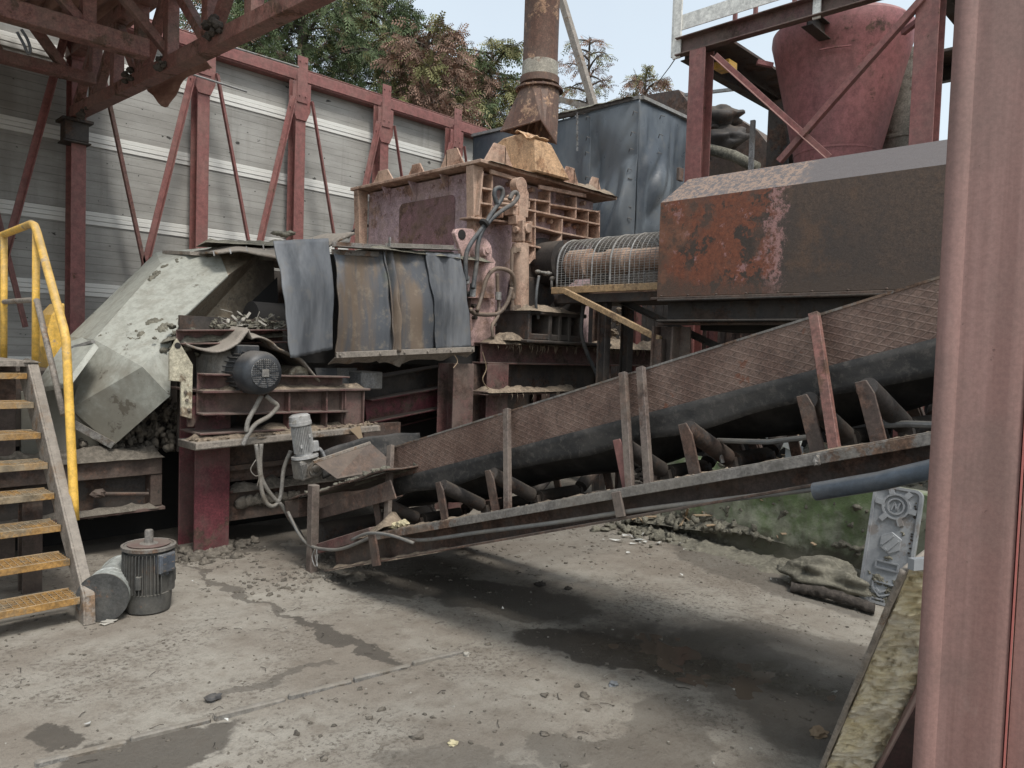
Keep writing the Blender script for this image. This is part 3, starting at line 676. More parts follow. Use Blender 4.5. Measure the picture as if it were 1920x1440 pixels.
def rrect(c, w, h, r, n=5):
    return [(c[0]+sx*(w/2-r)+r*math.cos(a0+math.pi/2*i/n), c[1]+sy*(h/2-r)+r*math.sin(a0+math.pi/2*i/n)) for sx, sy, a0 in ((1, 1, 0), (-1, 1, math.pi/2), (-1, -1, math.pi), (1, -1, 1.5*math.pi)) for i in range(n+1)]
pa = P(752, 405, u=5.45); pb = P(848, 395, u=5.45)
G().prism([(5.457, a, b) for a, b in rrect(((pa.y+pb.y)/2, 2.98), .98, .62, .07)], (-.008, 0, 0)).build('cover_plate', 'lilacdark', T, bevel=.002)
g = G()
for y in (6.35, 6.9, 7.4): g.prism([(5.45, y, 3.5), (5.33, y, 3.5), (5.45, y, 3.3)], (0, .014, 0))
bolts(g, [(5.45, y, 3.42) for y in (6.15, 6.6, 7.15, 7.65)], (-1, 0, 0), .018, .03)
g.each('gusset', 'lilac', T)
# ribs of the right face
YR = 5.74
def rib(a, b, th=.02, yb=Y0-.003, yf=YR):
    p = Z4(*a, yf); q = Z4(*b, yf); d = (q-p).normalized(); n = V((-d.z, 0, d.x))*th/2
    return [p-n, q-n, q+n, p+n], (0, yb-yf, 0)
HV = [((852, 128), (826, 398)), ((908, 148), (902, 410)), ((975, 345), (968, 410)), ((1033, 352), (1028, 420)), ((1165, 296), (1163, 660)),
      ((1254, 245), (1250, 385)), ((1328, 418), (1322, 520)), ((1412, 282), (1408, 415)), ((1484, 368), (1478, 545)), ((1551, 368), (1549, 542)), ((1130, 300), (1128, 350))]
HH = [((845, 232), (905, 242)), ((835, 322), (905, 332)), ((780, 408), (1050, 442)), ((905, 345), (1120, 366)), ((1128, 300), (1252, 316)),
      ((1120, 362), (1553, 452)), ((1250, 330), (1545, 376)), ((1163, 463), (1330, 505)), ((1325, 502), (1553, 546)), ((1108, 572), (1205, 592)), ((1118, 455), (1165, 466))]
for L, nm in ((HV, 0), (HH, .006)):
    for a, b in L:
        g = G(); pl, vc = rib(a, b, yf=YR-nm); g.prism(pl, vc); g.build('rib', 'tan', T, bevel=.003)
g = G()
for a, b, c in (((1290, 578), (1326, 508), (1326, 560)), ((1120, 700), (1163, 600), (1163, 650))): 
    pl = [Z4(*a, YR), Z4(*b, YR), Z4(*c, YR)]; g.prism(pl, (0, .17, 0))
g.prism([Z4(900, 120, 5.70), Z4(1055, 168, 5.70), Z4(1055, 190, 5.70), Z4(900, 145, 5.70)], (0, .03, 0))
g.prism([Z4(1190, 212, 5.71), Z4(1470, 268, 5.71), Z4(1470, 290, 5.71), Z4(1190, 236, 5.71)], (0, .03, 0))
g.each('gusset', 'tan', T, bevel=.003)
bolts(G(), [Z4(*q, 5.9) for q in ((1190, 425), (1240, 435), (1345, 455), (1395, 465), (1355, 305), (1440, 325), (1215, 345), (1430, 550), (995, 210), (1215, 250), (1130, 245))], (0, -1, 0), .028, .06).each('bolt', 'tan', T)
# hydraulic cylinder
ca, cb = Z4(1075, 565, 5.58), Z4(1075, 975, 5.58)
G().lathe(ca, cb-ca, [(0, .06), (0, .088), (.03, .09), ((cb-ca).length, .09), ((cb-ca).length+.015, .07)]).build('hydraulic_cylinder', 'tan', T, smooth=40)
g = G(); g.cyl(ca+V((0, 0, -.02)), ca+V((0, 0, .14)), .045, 16)
e = Z4(1085, 490, 5.58); g.box((e.x-.075, 5.50, e.z-.12), (e.x-.03, 5.66, e.z+.10)); g.box((e.x+.03, 5.50, e.z-.12), (e.x+.075, 5.66, e.z+.10)); g.cyl(e+V((-.11, 0, 0)), e+V((.11, 0, 0)), .035, 16)
g.lathe(e+V((0, -.1, .02)), (0, 1, 0), [(0, .03), (.0, .05), (.02, .055), (.19, .055)], 12)
g.prism([e+V((-.12, .03, .16)), e+V((.12, .03, .16)), e+V((.12, .03, .42)), e+V((.05, .03, .52)), e+V((-.02, .03, .42)), e+V((-.12, .03, .36))], (0, .13, 0))
g.build('clevis', 'tan', T, bevel=.005, smooth=35)
g = G().tube([Z4(1025, 600, 5.52), Z4(1022, 740, 5.52), Z4(1028, 955, 5.52)], .018, 8)
for q in ((1035, 605), (1028, 950), (1026, 800), (1030, 880)): g.cyl(Z4(*q, 5.52)-V((0, 0, .03)), Z4(*q, 5.52)+V((0, 0, .03)), .03, 8)
g.bar(Z4(1030, 608, 5.52), Z4(1070, 600, 5.52), .04, .04); g.bar(Z4(1030, 948, 5.52), Z4(1070, 945, 5.52), .04, .04)
g.build('oil_pipe', 'hosetan', T, smooth=40)
# pivot arm plates
arm = [(678, 500), (690, 478), (722, 472), (790, 478), (812, 505), (850, 565), (930, 680), (922, 690), (920, 895), (760, 892), (748, 700)]
G().prism([Z4(*q, 5.62) for q in arm], (0, .05, 0)).build('pivot_arm', 'pink', T, bevel=.005)
G().prism([Z4(780, 880, 5.7), Z4(925, 880, 5.7), Z4(925, 1180, 5.7), Z4(770, 1180, 5.7)], (0, .18, 0)).build('lower_panel', 'pink', T, bevel=.005)
h = Z4(828, 612, 5.62); G().lathe(h, (0, -1, 0), [(0, .13), (.05, .13), (.055, .06), (.11, .055), (.115, .03), (.13, .028)], 24).build('pivot_boss', 'pink', T, smooth=35)
h = Z4(722, 512, 5.62); G().lathe(h, (0, -1, 0), [(-.01, .05), (.006, .05), (.007, .03), (.0065, .001)], 16).build('pin_hole', 'black', T)
g = G(); bolts(g, [Z4(*q, 5.7) for q in ((785, 940), (790, 1010), (800, 985), (905, 1050), (900, 1130))], (0, -1, 0), .022, .05); g.each('bolt', 'dark', T)
for pts, r, mt in (([(935, 330), (918, 275), (925, 240), (955, 232), (968, 255), (960, 300), (905, 380), (855, 460), (790, 545), (752, 620), (745, 700), (750, 790)], .023, 'hose'),
                   ([(1010, 300), (1025, 268), (1048, 258), (1058, 285), (1030, 325), (960, 370), (890, 430), (840, 500), (818, 580), (812, 680), (800, 770), (790, 835)], .023, 'hose'),
                   ([(775, 960), (800, 985), (880, 992), (950, 980), (1000, 910), (1022, 830)], .022, 'hosetan'),
                   ([(815, 970), (840, 890), (870, 780), (915, 722), (975, 718), (1022, 745), (1040, 800), (1036, 870)], .022, 'hosetan'),
                   ([(935, 745), (938, 850), (945, 930), (940, 1000), (905, 1060), (910, 1130)], .018, 'hosetan')):
    k = len(pts); G().tube(smoothpath([Z4(*q, 5.46 if mt == 'hose' else 5.5+.03*math.sin(i)) for i, q in enumerate(pts)], 5), r, 8).build('hydraulic_hose', mt, T, smooth=True)
g = G()
for q in ((750, 785), (790, 830), (787, 860), (942, 880)): g.cyl(Z4(*q, 5.5)+V((0, 0, -.04)), Z4(*q, 5.5)+V((0, 0, .04)), .032, 8)
g.tube([Z4(790, 860, 5.5), Z4(775, 868, 5.55), Z4(760, 868, 5.6)], .03, 8); g.each('hose_coupling', 'galv', T, smooth=35)
b1 = Z4(860, 470, 5.45); G().lathe(b1+V((-.02, 0, .03)), (.6, 0, .7), [(0, .05), (.03, .05)], 10).build('hose_clamp', 'black', T)
# top lifting eye
e = Z4(1083, 215, 5.6); g = G().lathe(e, (0, 1, 0), [(0, .055), (0, .085), (.1, .085), (.1, .055)], 18); g.box((e.x-.03, 5.6, e.z-.38), (e.x+.05, 5.7, e.z-.07)); g.box((e.x-.09, 5.58, e.z-.42), (e.x+.06, 5.7, e.z-.33)); g.build('lifting_eye', 'tan', T, bevel=.004, smooth=35)
g = G().cyl(Z4(950, 300, 5.6), Z4(1045, 312, 5.6), .02, 8).cyl(Z4(945, 325, 5.6), Z4(1050, 338, 5.6), .02, 8); g.each('tie_rod', 'tan', T, smooth=35)
# trapezoid brackets on the top plate
zt = 3.556
for i, (c, L, h, al) in enumerate([((5.55, 7.7), .55, .22, 'y'), ((5.55, 7.05), .4, .2, 'y'), ((5.55, 6.42), .5, .27, 'y'), ((5.72, 5.84), .5, .26, 'x'), ((6.35, 5.84), .46, .26, 'x'), ((6.9, 5.84), .42, .25, 'x'), ((7.38, 5.84), .34, .22, 'x')]):
    d = V((0, 1, 0)) if al == 'y' else V((1, 0, 0)); q = V((c[0], c[1], zt)); n = V((.02, 0, 0)) if al == 'y' else V((0, .02, 0)); m = V((.2, 0, 0)) if al == 'y' else V((0, .2, 0))
    g = G().prism([q-d*L/2, q+d*L/2, q+d*L*.16+V((0, 0, h)), q-d*L*.16+V((0, 0, h))], n)
    for s in (.16,): g.prism([q+d*L*s+V((0, 0, h)), q+d*L*s+m*1.0, q+d*L*s], d*.018)
    g.build('top_bracket', 'tan', T, bevel=.003)
# feed chute
def frus(g, b, t): 
    return g.add(b+t, [(3, 2, 1, 0), (4, 5, 6, 7)]+[(i, (i+1) % 4, (i+1) % 4+4, i+4) for i in range(4)])
g = G(); zb = 3.56
C0 = P(1002, 322, z=zb); C0.z = zb
fa = [P(x, y, u=C0.x) for x, y in ((920, 322), (922, 288), (928, 271), (942, 259), (965, 252), (988, 248), (1003, 261), (1006, 326))]
for p in (fa[0], fa[-1]): p.z = zb
fb = [p+V((.20+.34*max(0, 1-(p.z-zb)/.42), -.03, -.02 if p.z > zb+.01 else 0)) for p in fa]; m_ = len(fa)
g.add(fa+fb, [tuple(range(m_-1, -1, -1)), tuple(range(m_, 2*m_))]+[(i, (i+1) % m_, (i+1) % m_+m_, i+m_) for i in range(m_)])
g.build('feed_chute', 'chute', T, bevel=.015)
G().sheet(lambda a, b: lerp(fa[4], fa[6], a)+V((-.02+.22*b, -.02, .012+.03*math.sin(a*7)+.02*mn.noise(V((a*5, b*4, 0))))), 14, 6).build('chute_flap', 'chute', T, smooth=True, solid=.01)
# bearing and drive end
hb = V((6.50, Y0, 2.62))
G().lathe(hb+V((0, .02, 0)), (0, -1, 0), [(0, .30), (.10, .30), (.11, .25), (.42, .25), (.43, .19), (.46, .19)], 40).build('bearing_housing', 'dark', T, smooth=35)
g = G(); 
g.prism([(6.0, 5.9, 2.45), (6.9, 5.9, 2.45), (7.05, 5.9, 1.72), (5.9, 5.9, 1.72)], (0, -.1, 0))
sl_ = [(5.72, 1.72), (5.72, 2.06), (6.35, 2.0), (6.62, 2.35), (6.75, 2.35), (6.62, 1.72)]
g.prism([(6.3, 5.35, 2.04), (6.62, 5.35, 2.35), (6.78, 5.35, 2.35), (6.64, 5.35, 2.04)], (0, .3, 0)); g.box((5.72, 5.6, 1.73), (6.6, 5.62, 2.0)); g.box((5.74, 5.33, 1.735), (6.6, 5.36, 1.80))
for x in (5.74, 6.06, 6.22, 6.38, 6.56): g.box((x-.03, 5.32, 1.73), (x+.022, 5.9, 2.02))
g.box((5.7, 5.3, 2.0), (6.64, 5.9, 2.045)); g.box((5.66, 5.28, 1.70), (7.1, 5.9, 1.735))
g.build('bearing_bracket', 'dark', T, bevel=.01)
g = G()
for a in ((1180, 735), (1225, 745), (1265, 775), (1240, 745)): g.lump(Z4(*a, 5.4), .035, a[0], 6, 8, .2)
g.cyl(Z4(1180, 735, 5.4), Z4(1260, 745, 5.4), .015, 8); g.cyl(Z4(1262, 770, 5.4), Z4(1262, 840, 5.4), .015, 8); g.build('grease_fitting', 'gearbox', T, smooth=True)
G().tube(smoothpath([Z4(1185, 760, 5.36), Z4(1172, 850, 5.33), Z4(1168, 940, 5.33), Z4(1182, 1015, 5.36)]), .016, 7).build('grease_hose', 'hose', T, smooth=True)
g = G(); g.lump((6.45, 5.5, 2.2), (.12, .1, .14), 3); g.lump((6.5, 5.5, 1.95), (.1, .1, .1), 5); g.build('oil_valve', 'dark', T, smooth=True)
g = G(); 
for i, (p, q, w, h) in enumerate((((5.68, 5.4, 2.045), (6.62, 5.4, 2.045), .26, .07), ((5.45, 5.5, 1.73), (6.6, 5.5, 1.73), .3, .07), ((5.4, 5.7, 3.557), (7.6, 5.7, 3.557), .14, .02), ((7.0, 5.85, 3.557), (7.6, 5.85, 3.557), .4, .09), ((6.6, 5.34, 2.36), (6.8, 5.34, 2.36), .15, .05), ((5.9, 6.3, 3.557), (7.5, 6.3, 3.557), .3, .05))): g.mud(p, q, w, h, i)
g.build('dirt', 'mudtan', T, smooth=True)
G().tube(smoothpath([P(652, 445, v=8.4), P(668, 428, v=8.2), P(682, 405, v=8.0)]), .02, 6).tube(smoothpath([P(668, 440, v=8.2), P(680, 428, v=8.0), P(690, 423, v=7.9)]), .02, 6).build('hydraulic_hose', 'hose', T, smooth=True)

# ------------------------------------------------------------------ support frame under the shredder
T = thing('support_frame', 'mud caked red steel frame carrying the shredder', 'frame', (6.5, 6.5, 0))
g = G().ibeam((5.3, 5.6, 1.58), (8.7, 5.6, 1.58), .24, .22, .018); g.build('top_beam', 'frame', T, bevel=.004)
G().ibeam((5.3, 7.7, 1.58), (8.7, 7.7, 1.58), .24, .22, .018).build('top_beam', 'frame', T, bevel=.004)
G().ibeam((5.2, 5.5, 1.18), (6.6, 5.5, 1.18), .26, .04, .012).build('lower_flange', 'frame', T, bevel=.004)
for px0, px1, nm in ((842, 880, 'frame'), (905, 945, 'frame')):
    a = P(px0, 700, v=5.55); b = P(px1, 700, v=5.55); G().ibeam(((a.x+b.x)/2, 5.6, 0), ((a.x+b.x)/2, 5.6, 1.47), b.x-a.x, .24, .016, (0, 1, 0)).build('column', nm, T, bevel=.004)
a = P(862, 700, v=5.6).x; b = P(922, 700, v=5.6).x
G().box((a+.12, 5.66, 0), (b-.1, 5.69, 1.46)).build('column_web', 'brown', T)
a = P(945, 700, v=5.66).x; b = P(1118, 700, v=5.66).x; G().box((a+.02, 5.68, 1.2), (b, 5.72, 1.47)).build('mud_panel', 'dark', T)
a = P(1180, 690, v=5.68).x; G().box((a, 5.7, .9), (a+.8, 5.74, 1.47)).build('red_panel', 'pink', T)
for px in (1128, 1195, 1300, 1340):
    a = P(px, 620, v=5.62).x; G().ibeam((a, 5.66, 1.1), (a, 5.66, 2.3), .12, .12, .01, (0, 1, 0)).build('stub_post', 'red' if px > 1150 else 'brown', T, bevel=.003)
    if px > 1250: G().ibeam((a, 5.66, 0), (a, 5.66, 1.1), .12, .12, .01, (0, 1, 0)).build('stub_post', 'maroon', T, bevel=.003)
for x in (7.4, 8.6):
    for y in (5.66, 7.7): G().ibeam((x, y, 0), (x, y, 1.47), .18, .18, .014, (0, 1, 0)).build('column', 'frame', T, bevel=.004)
G().box((5.5, 7.9, 0), (8.8, 7.95, 1.4)).build('rear_shade_panel', 'dark', T)  # added dark panel in place of the shade under the shredder
G().bar((5.4, 6.1, .75), (8.6, 6.1, .75), .14, .2).build('cross_beam', 'brown', T, bevel=.004)
g = G()
for i, (p, q, w, h) in enumerate((((5.3, 5.52, 1.69), (8.6, 5.52, 1.69), .26, .07), ((5.2, 5.47, 1.2), (6.6, 5.47, 1.2), .3, .06), ((7.0, 5.5, 1.69), (8.3, 5.5, 1.69), .32, .12))): g.mud(p, q, w, h, i+20)
rd = random.Random(3)
for i in range(120):
    x = rd.uniform(5.3, 8.4); z, y = (1.68, 5.42) if rd.random() < .6 or x > 6.5 else (1.19, 5.35)
    L = rd.uniform(.02, .1); g.tube([(x, y+rd.uniform(-.02, .02), z+.02), (x+rd.uniform(-.01, .01), y-.015, z-L*.5), (x+rd.uniform(-.02, .02), y-.01, z-L)], [.006, .004, .001], 4)
g.build('dirt', 'mudtan', T, smooth=True)
for pts in ([(905, 660), (912, 690), (905, 712), (918, 730), (935, 732)], [(852, 665), (858, 678), (850, 690)]):
    G().tube(smoothpath([P(*q, v=5.4) for q in pts]), .005, 4).build('loose_wire', 'straw', T)
G().tube(smoothpath([P(1095, 565, v=5.2), P(1090, 620, v=5.2), P(1100, 660, v=5.2), P(1118, 700, v=5.2), P(1130, 735, v=5.1)]), .022, 7).build('cable', 'hose', T, smooth=True)
g = G(); rr = random.Random(5)
for i in range(60): q = P(rr.uniform(1135, 1180), rr.uniform(580, 665), v=5.75); g.lump(q, rr.uniform(.02, .06), i, 5, 6)
g.build('rag_debris', 'mudtan', T)

# ------------------------------------------------------------------ drive shaft with mesh guard
T = thing('drive_shaft', 'drive shaft in an arched wire mesh guard between shredder and rusty housing', 'shaft guard', (6.42, 4.6, 2.2))
YA, YB = 5.32, 3.98; cx, cz, rg = 6.44, 2.53, .31
G().lathe((cx, YA+.05, 2.58), (0, -1, 0), [(0, .10), (.0, .16), (.25, .16), (.26, .11), (.5, .11), (.51, .135), (.75, .135), (.76, .12), (1.45, .12)], 28).build('shaft', 'tan', T, smooth=35)
g = G(); 
zbm = 2.3
def arch(k, y): 
    # k 0..1 along the hoop: up the front side, over, down the back
    s = zbm; side = cz-zbm; Lt = 2*side+math.pi*rg; d = k*Lt
    if d < side: return V((cx-rg, y, zbm+d))
    if d > Lt-side: return V((cx+rg, y, zbm+Lt-d))
    a = (d-side)/rg; return V((cx-rg*math.cos(a), y, cz+rg*math.sin(a)))
for i in range(24):
    y = YA+(YB-YA)*i/23; g.tube([arch(k/22, y) for k in range(23)], .0035 if i % 8 else .009, 4, False)
for k in range(58):
    g.tube([arch(k/57, YA), arch(k/57, YB)], .0026, 4, False)
g.build('wire_mesh', 'galv', T)
for y in (YA, 4.62, YB+.02): G().tube([arch(k/22, y) for k in range(23)], .012, 6).build('hoop', 'galv', T, smooth=True)
G().bar((cx-rg-.01, YA+.05, zbm-.03), (cx-rg-.01, YB-.0, zbm-.03), .05, .07).build('base_rail', 'wood', T, bevel=.004)
G().bar((cx+rg, YA+.05, zbm-.03), (cx+rg, YB, zbm-.03), .05, .07).build('base_rail', 'tan', T, bevel=.004)
G().box((cx-rg+.02, YB, zbm-.16), (cx+rg, YA, zbm-.075)).build('tray', 'dark', T)
G().bar(P(1058, 545, u=6.0), P(1238, 636, u=6.0), .05, .055).build('diagonal_brace', 'wood', T, bevel=.003)
G().ang(P(1150, 562, u=6.4), P(1372, 668, u=6.4), .06, .06).build('diagonal_brace', 'dark', T, bevel=.003)
G().bar(P(1238, 636, u=6.0), P(1238, 636, u=6.0)+V((0, -.01, -1.7)), .08, .08).build('brace_foot', 'brown', T)
for dx in (-.2, .2): G().ibeam((cx+dx, 4.75, 0), (cx+dx, 4.75, 2.14), .1, .1, .01, (0, 1, 0)).build('post', 'dark', T, bevel=.003)

# ------------------------------------------------------------------ rusty drive housing
T = thing('drive_housing', 'large flaking rusty steel drive housing on a dark beam at right', 'machine housing', (6.5, 2.6, 0))
yl, yr = 3.975, -.6
prof = [(6.0, 2.15), (6.0, 3.03), (6.30, 3.285), (7.1, 3.285), (7.1, 2.15)]
G().prism([(x, yl-(.0 if z < 3.2 else .10), z) for x, z in prof], (0, yr-yl, 0)).build('housing', 'box', T, bevel=.008)
g = G().bar((5.985, yl+.04, 2.138), (5.985, yr, 2.138), .05, .022); g.bar((6.25, yl-.06, 3.33), (6.25, yl-.03, 3.33), .08, .12)
bolts(g, [(5.97, 3.9-.28*i, 2.155) for i in range(9)], (0, 0, 1), .012, .012); g.build('bottom_flange', 'brown', T, bevel=.003)
G().chan((6.06, yl-.1, 2.02), (6.06, yr, 2.02), .2, .20, .016).build('base_beam', 'dark', T, bevel=.004)
G().box((6.3, yr, 1.86), (7.0, yl-.3, 2.12)).build('base_block', 'black', T)
G().bar((6.02, yl-.05, 1.905), (6.02, yr, 1.905), .12, .018).build('base_flange', 'brown', T)
a = P(1268, 640, u=6.1).y
G().prism([(6.05, a+.17, 1.88), (6.05, a-.17, 1.88), (6.05, a-.22, 0), (6.05, a+.24, 0)], (.02, 0, 0)).build('leg_plate', 'brown', T)
for s in (.16, -.05): G().prism([(5.93, a+s, 1.88), (6.2, a+s, 1.88), (6.2, a+s+.05, 0), (5.93, a+s+.05, 0)], (0, -.02, 0)).build('leg_rib', 'brown', T, bevel=.003)
for y in (2.2, .6): G().ibeam((6.5, y, 0), (6.5, y, 1.87), .2, .2, .014).build('leg', 'black', T)
g = G().mud((6.02, yl-.1, 1.915), (6.02, yr, 1.915), .1, .02, 4); g.build('dirt', 'mudgrey', T, smooth=True)

# ------------------------------------------------------------------ feed conveyor: grey hood, rubber curtains, motor, frame
T = thing('feed_conveyor', 'chain feed conveyor with pale grey hood, rubber curtains and black motor along the wall', 'conveyor', (2.6, 6.4, 0)); FC = T
q = lambda x, y, v: P(x, y, v=v)
def on(px, py, a, b, c):
    n = (b-a).cross(c-a); d = FW+RT*((px-960)/FPX)-UP*((py-720)/FPX); return CAM+d*((a-CAM).dot(n)/d.dot(n))
A2, A3, D1 = q(302, 496, 6.75), q(177, 637, 6.2), q(347, 593, 5.95)
B1, C1, E1, Gm = [on(x, y, A2, A3, D1) for x, y in ((407, 464), (428, 517), (322, 634), (267, 688))]
A4 = q(130, 632, 7.0); A1 = on(293, 474, A2, A3, A4)
I1, J1 = q(133, 766, 6.05), q(212, 836, 5.95); K1 = on(319, 742, Gm, I1, J1); L1, N1 = q(205, 853, 6.05), q(130, 857, 6.15)
hood = G(); pts = [A1, A2, A3, A4, B1, C1, D1, E1, Gm, I1, J1, K1, L1, N1]
hood.add(pts, [(0, 1, 2, 3), (0, 4, 1), (1, 4, 5, 6, 7, 8, 2), (2, 8, 9), (8, 11, 10, 9), (8, 7, 11), (9, 10, 12, 13), (3, 2, 9)])
hood.k = []
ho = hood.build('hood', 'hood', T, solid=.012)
h0, h1, h2, h3 = q(126, 655, 6.25), q(162, 640, 6.1), q(186, 652, 5.95), q(131, 727, 5.8)
G().prism([q(126, 652, 6.3), q(160, 640, 6.1), q(186, 652, 5.85), q(131, 727, 5.72), q(70, 737, 6.0)], (-.02, .03, .03)).build('hatch', 'hood', ho, bevel=.004)
G().bar(q(126, 655, 6.2), q(175, 641, 5.9), .03, .02).build('hatch_hinge', 'galv', ho)
G().prism([q(40, 735, 6.3), q(131, 727, 5.95), q(134, 857, 5.95), q(40, 862, 6.3)], (.05, .3, 0)).build('side_box', 'hood', T)
G().bar(q(134, 792, 6.02), q(212, 835, 5.92), .03, .05).build('seam_strip', 'gearbox', ho)
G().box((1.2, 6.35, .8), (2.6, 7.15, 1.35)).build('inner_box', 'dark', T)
nh = (A3-A2).cross(D1-A2).normalized(); nh = nh if nh.y < 0 else -nh
def bl(a, b, lst): return max(w*math.exp(-((a-x)/sx)**2-((b-y)/sy)**2) for x, y, sx, sy, w in lst)
crust(lambda a, b: lerp(lerp(A2, B1, a), lerp(A3, D1, a), b)+nh*.008, nh, 150, 190, lambda a, b: 1.0-.95*bl(a, b, [(.35, .05, .35, .09, 1), (.1, .2, .12, .1, .9), (.9, .1, .1, .1, .7), (.75, 1., .3, .07, .9), (.1, .97, .12, .06, .8), (.6, .62, .1, .05, .5)]), .022, 7, 3).build('mud_crust', 'mudgrey', T, smooth=True)
crust(lambda a, b: lerp(lerp(A3, D1, a), lerp(Gm, E1, a), b)+nh*.008, nh, 90, 60, lambda a, b: 1.0-.95*bl(a, b, [(.8, .3, .35, .5, 1), (.45, .2, .2, .3, .7)]), .03, 8, 6).build('mud_crust', 'mudgrey', T, smooth=True)
g = G()
for k in range(30): g.lump(E1+V((random.gauss(.05, .09), -.04+random.gauss(0, .02), random.gauss(.0, .05))), random.uniform(.012, .035), k, 5, 7, .6)
g.build('mud', 'mudgrey', T, smooth=True)
# stained inner side, opening and debris heap
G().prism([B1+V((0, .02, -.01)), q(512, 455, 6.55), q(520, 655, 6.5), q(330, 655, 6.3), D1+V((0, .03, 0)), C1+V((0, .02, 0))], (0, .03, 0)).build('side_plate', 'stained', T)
g = G().lathe(q(470, 600, 6.1), (1, 0, 0), [(0, .16), (.7, .16)], 24); g.build('tail_roller', 'black', T, smooth=35)
G().prism([q(462, 575, 6.3), q(520, 520, 6.3), q(524, 650, 6.3), q(440, 640, 6.3)], (0, .01, 0)).build('feed_opening_shade', 'black', T)  # black sheet in place of the shade inside the opening
G().chan(q(335, 632, 5.62)+V((-.0, .05, 0)), q(535, 630, 5.62)+V((0, .05, 0)), .12, .11, .012).build('skirt_beam', 'frame', T, bevel=.003)
g = G(); rr = random.Random(11)
for i in range(300): g.lump(P(rr.uniform(395, 530), rr.gauss(612, 7), v=rr.uniform(5.65, 6.1)), rr.uniform(.006, .028), i, 5, 7, .6)
g.build('debris', 'mudgrey', T, kind='stuff')
g = G()
for i in range(40): 
    c = P(rr.uniform(420, 530), rr.gauss(612, 9), v=5.68); d = V((rr.gauss(0, 1), rr.gauss(0, .6), rr.gauss(0, .5))).normalized(); g.bar(c, c+d*rr.uniform(.03, .10), rr.uniform(.01, .04), .004, (rr.gauss(0, 1), 0, 1))
g.build('paper_scraps', 'stone', T, kind='stuff')
g = G(); g.mud(q(335, 640, 5.66), q(535, 628, 5.66), .12, .05, 51); g.mud(q(300, 640, 5.8), q(345, 628, 5.75), .2, .07, 52); g.build('mud', 'mudgrey', T, smooth=True)
# cream hinge plate
hp = [(318, 662), (332, 634), (362, 684), (360, 786), (340, 780), (340, 716), (318, 714)]
G().prism([q(x, y, 5.42) for x, y in hp], (0, .025, 0)).build('hinge_plate', 'cream', T, bevel=.003)
h = q(333, 648, 5.42); G().lathe(h, (0, -1, 0), [(-.005, .022), (.004, .022), (.005, .001)], 12).build('hinge_hole', 'black', T)
bolts(G(), [q(x, y, 5.42) for x, y in ((350, 750), (354, 768), (347, 735))], (0, -1, 0), .012, .012).each('bolt', 'gearbox', T)
# leg and head frame
G().ibeam((2.51, 5.7, 0), (2.51, 5.7, 1.2), .27, .3, .018, (0, 1, 0)).build('leg', 'maroon', T, bevel=.004)
G().ibeam((2.51, 7.3, 0), (2.51, 7.3, 1.2), .27, .3, .018, (0, 1, 0)).build('leg', 'maroon', T, bevel=.004)
G().box((2.36, 5.52, 0), (2.66, 5.9, .03)).build('foot_plate', 'mud', T)
g = G(); 
for i in range(40): g.lump((2.51+random.gauss(0, .15), 5.55+random.gauss(0, .09), .01), (.045, .045, .03), i+70, 6, 9, .6)
g.build('mud_heap', 'mud', T, smooth=True)
zf = 1.235
G().chan(q(368, 738, 5.42), q(640, 738, 5.42), .12, .30, .014).build('head_frame', 'frame', T, bevel=.003)
xl, xr = q(370, 740, 5.4).x, q(680, 740, 5.4).x
G().box((xl, 5.30, zf), (xr+.01, 5.95, zf+.018)).build('motor_shelf', 'frame', T, bevel=.003)
G().box((xl, 5.34, .93), (q(640, 795, 5.4).x, 5.7, .945)).build('lower_shelf', 'frame', T, bevel=.003)
for px in (535, 605, 640): x = q(px, 760, 5.4).x; G().box((x-.008, 5.335, .946), (x+.008, 5.42, zf-.001)).build('stiffener', 'frame', T, bevel=.002)
x = q(642, 760, 5.36).x; x2 = q(679, 760, 5.36).x
g = G().box((x, 5.36, .86), (x2, 5.9, zf-.002)); g.box((x2-.012, 5.32, .80), (x2, 5.362, zf-.002)); g.build('end_box', 'frame', T, bevel=.006)
g = G().prism([q(352, 742, 5.45), q(396, 742, 5.45), q(362, 800, 5.45), q(352, 800, 5.45)], (0, .02, 0)); g.prism([q(425, 742, 5.45), q(445, 742, 5.45), q(420, 785, 5.45), q(405, 785, 5.45)], (0, .02, 0)); g.each('gusset', 'maroon', T)
G().box((xl+.05, 5.85, .75), (xr, 5.88, 1.8)).build('back_plate', 'dark', T)
g = G()
for i, (a, b, w, h) in enumerate((((xl, 5.42, zf+.02), (xr, 5.42, zf+.02), .2, .045), ((xl+.5, 5.42, .948), (xr-.15, 5.42, .948), .16, .04))): g.mud(a, b, w, h, 30+i)
g.build('dirt', 'mudtan', T, smooth=True)
# black drive motor lying on the shelf
fc = q(497, 700, 5.08); ax_ = V((0, 1, 0))
mo = G().lathe(fc+V((0, .14, 0)), ax_, [(0, .135), (.02, .142), (.30, .142), (.31, .17), (.335, .17), (.34, .10), (.4, .10)], 36).build('drive_motor', 'motorblack', T, smooth=35)
cow = G().lathe(fc, ax_, [(.0, .085), (.002, .105), (.02, .14), (.05, .158), (.17, .162), (.18, .15), (.19, .12)], 40).build('fan_cowl', 'motorblack', mo, smooth=40)
for k in range(26):
    a = 2*math.pi*k/26; d = V((math.cos(a), 0, math.sin(a)))
    if k % 13 == 6: continue
    G().bar(fc+V((0, .19, 0))+d*.148, fc+V((0, .44, 0))+d*.148, .006, .028, d).build('cooling_fin', 'motorblack', mo)
g = G().lathe(fc, ax_, [(-.001, .105), (.001, .106), (.002, .001)], 32); g.build('fan_guard_back', 'galv', mo)
g = G()
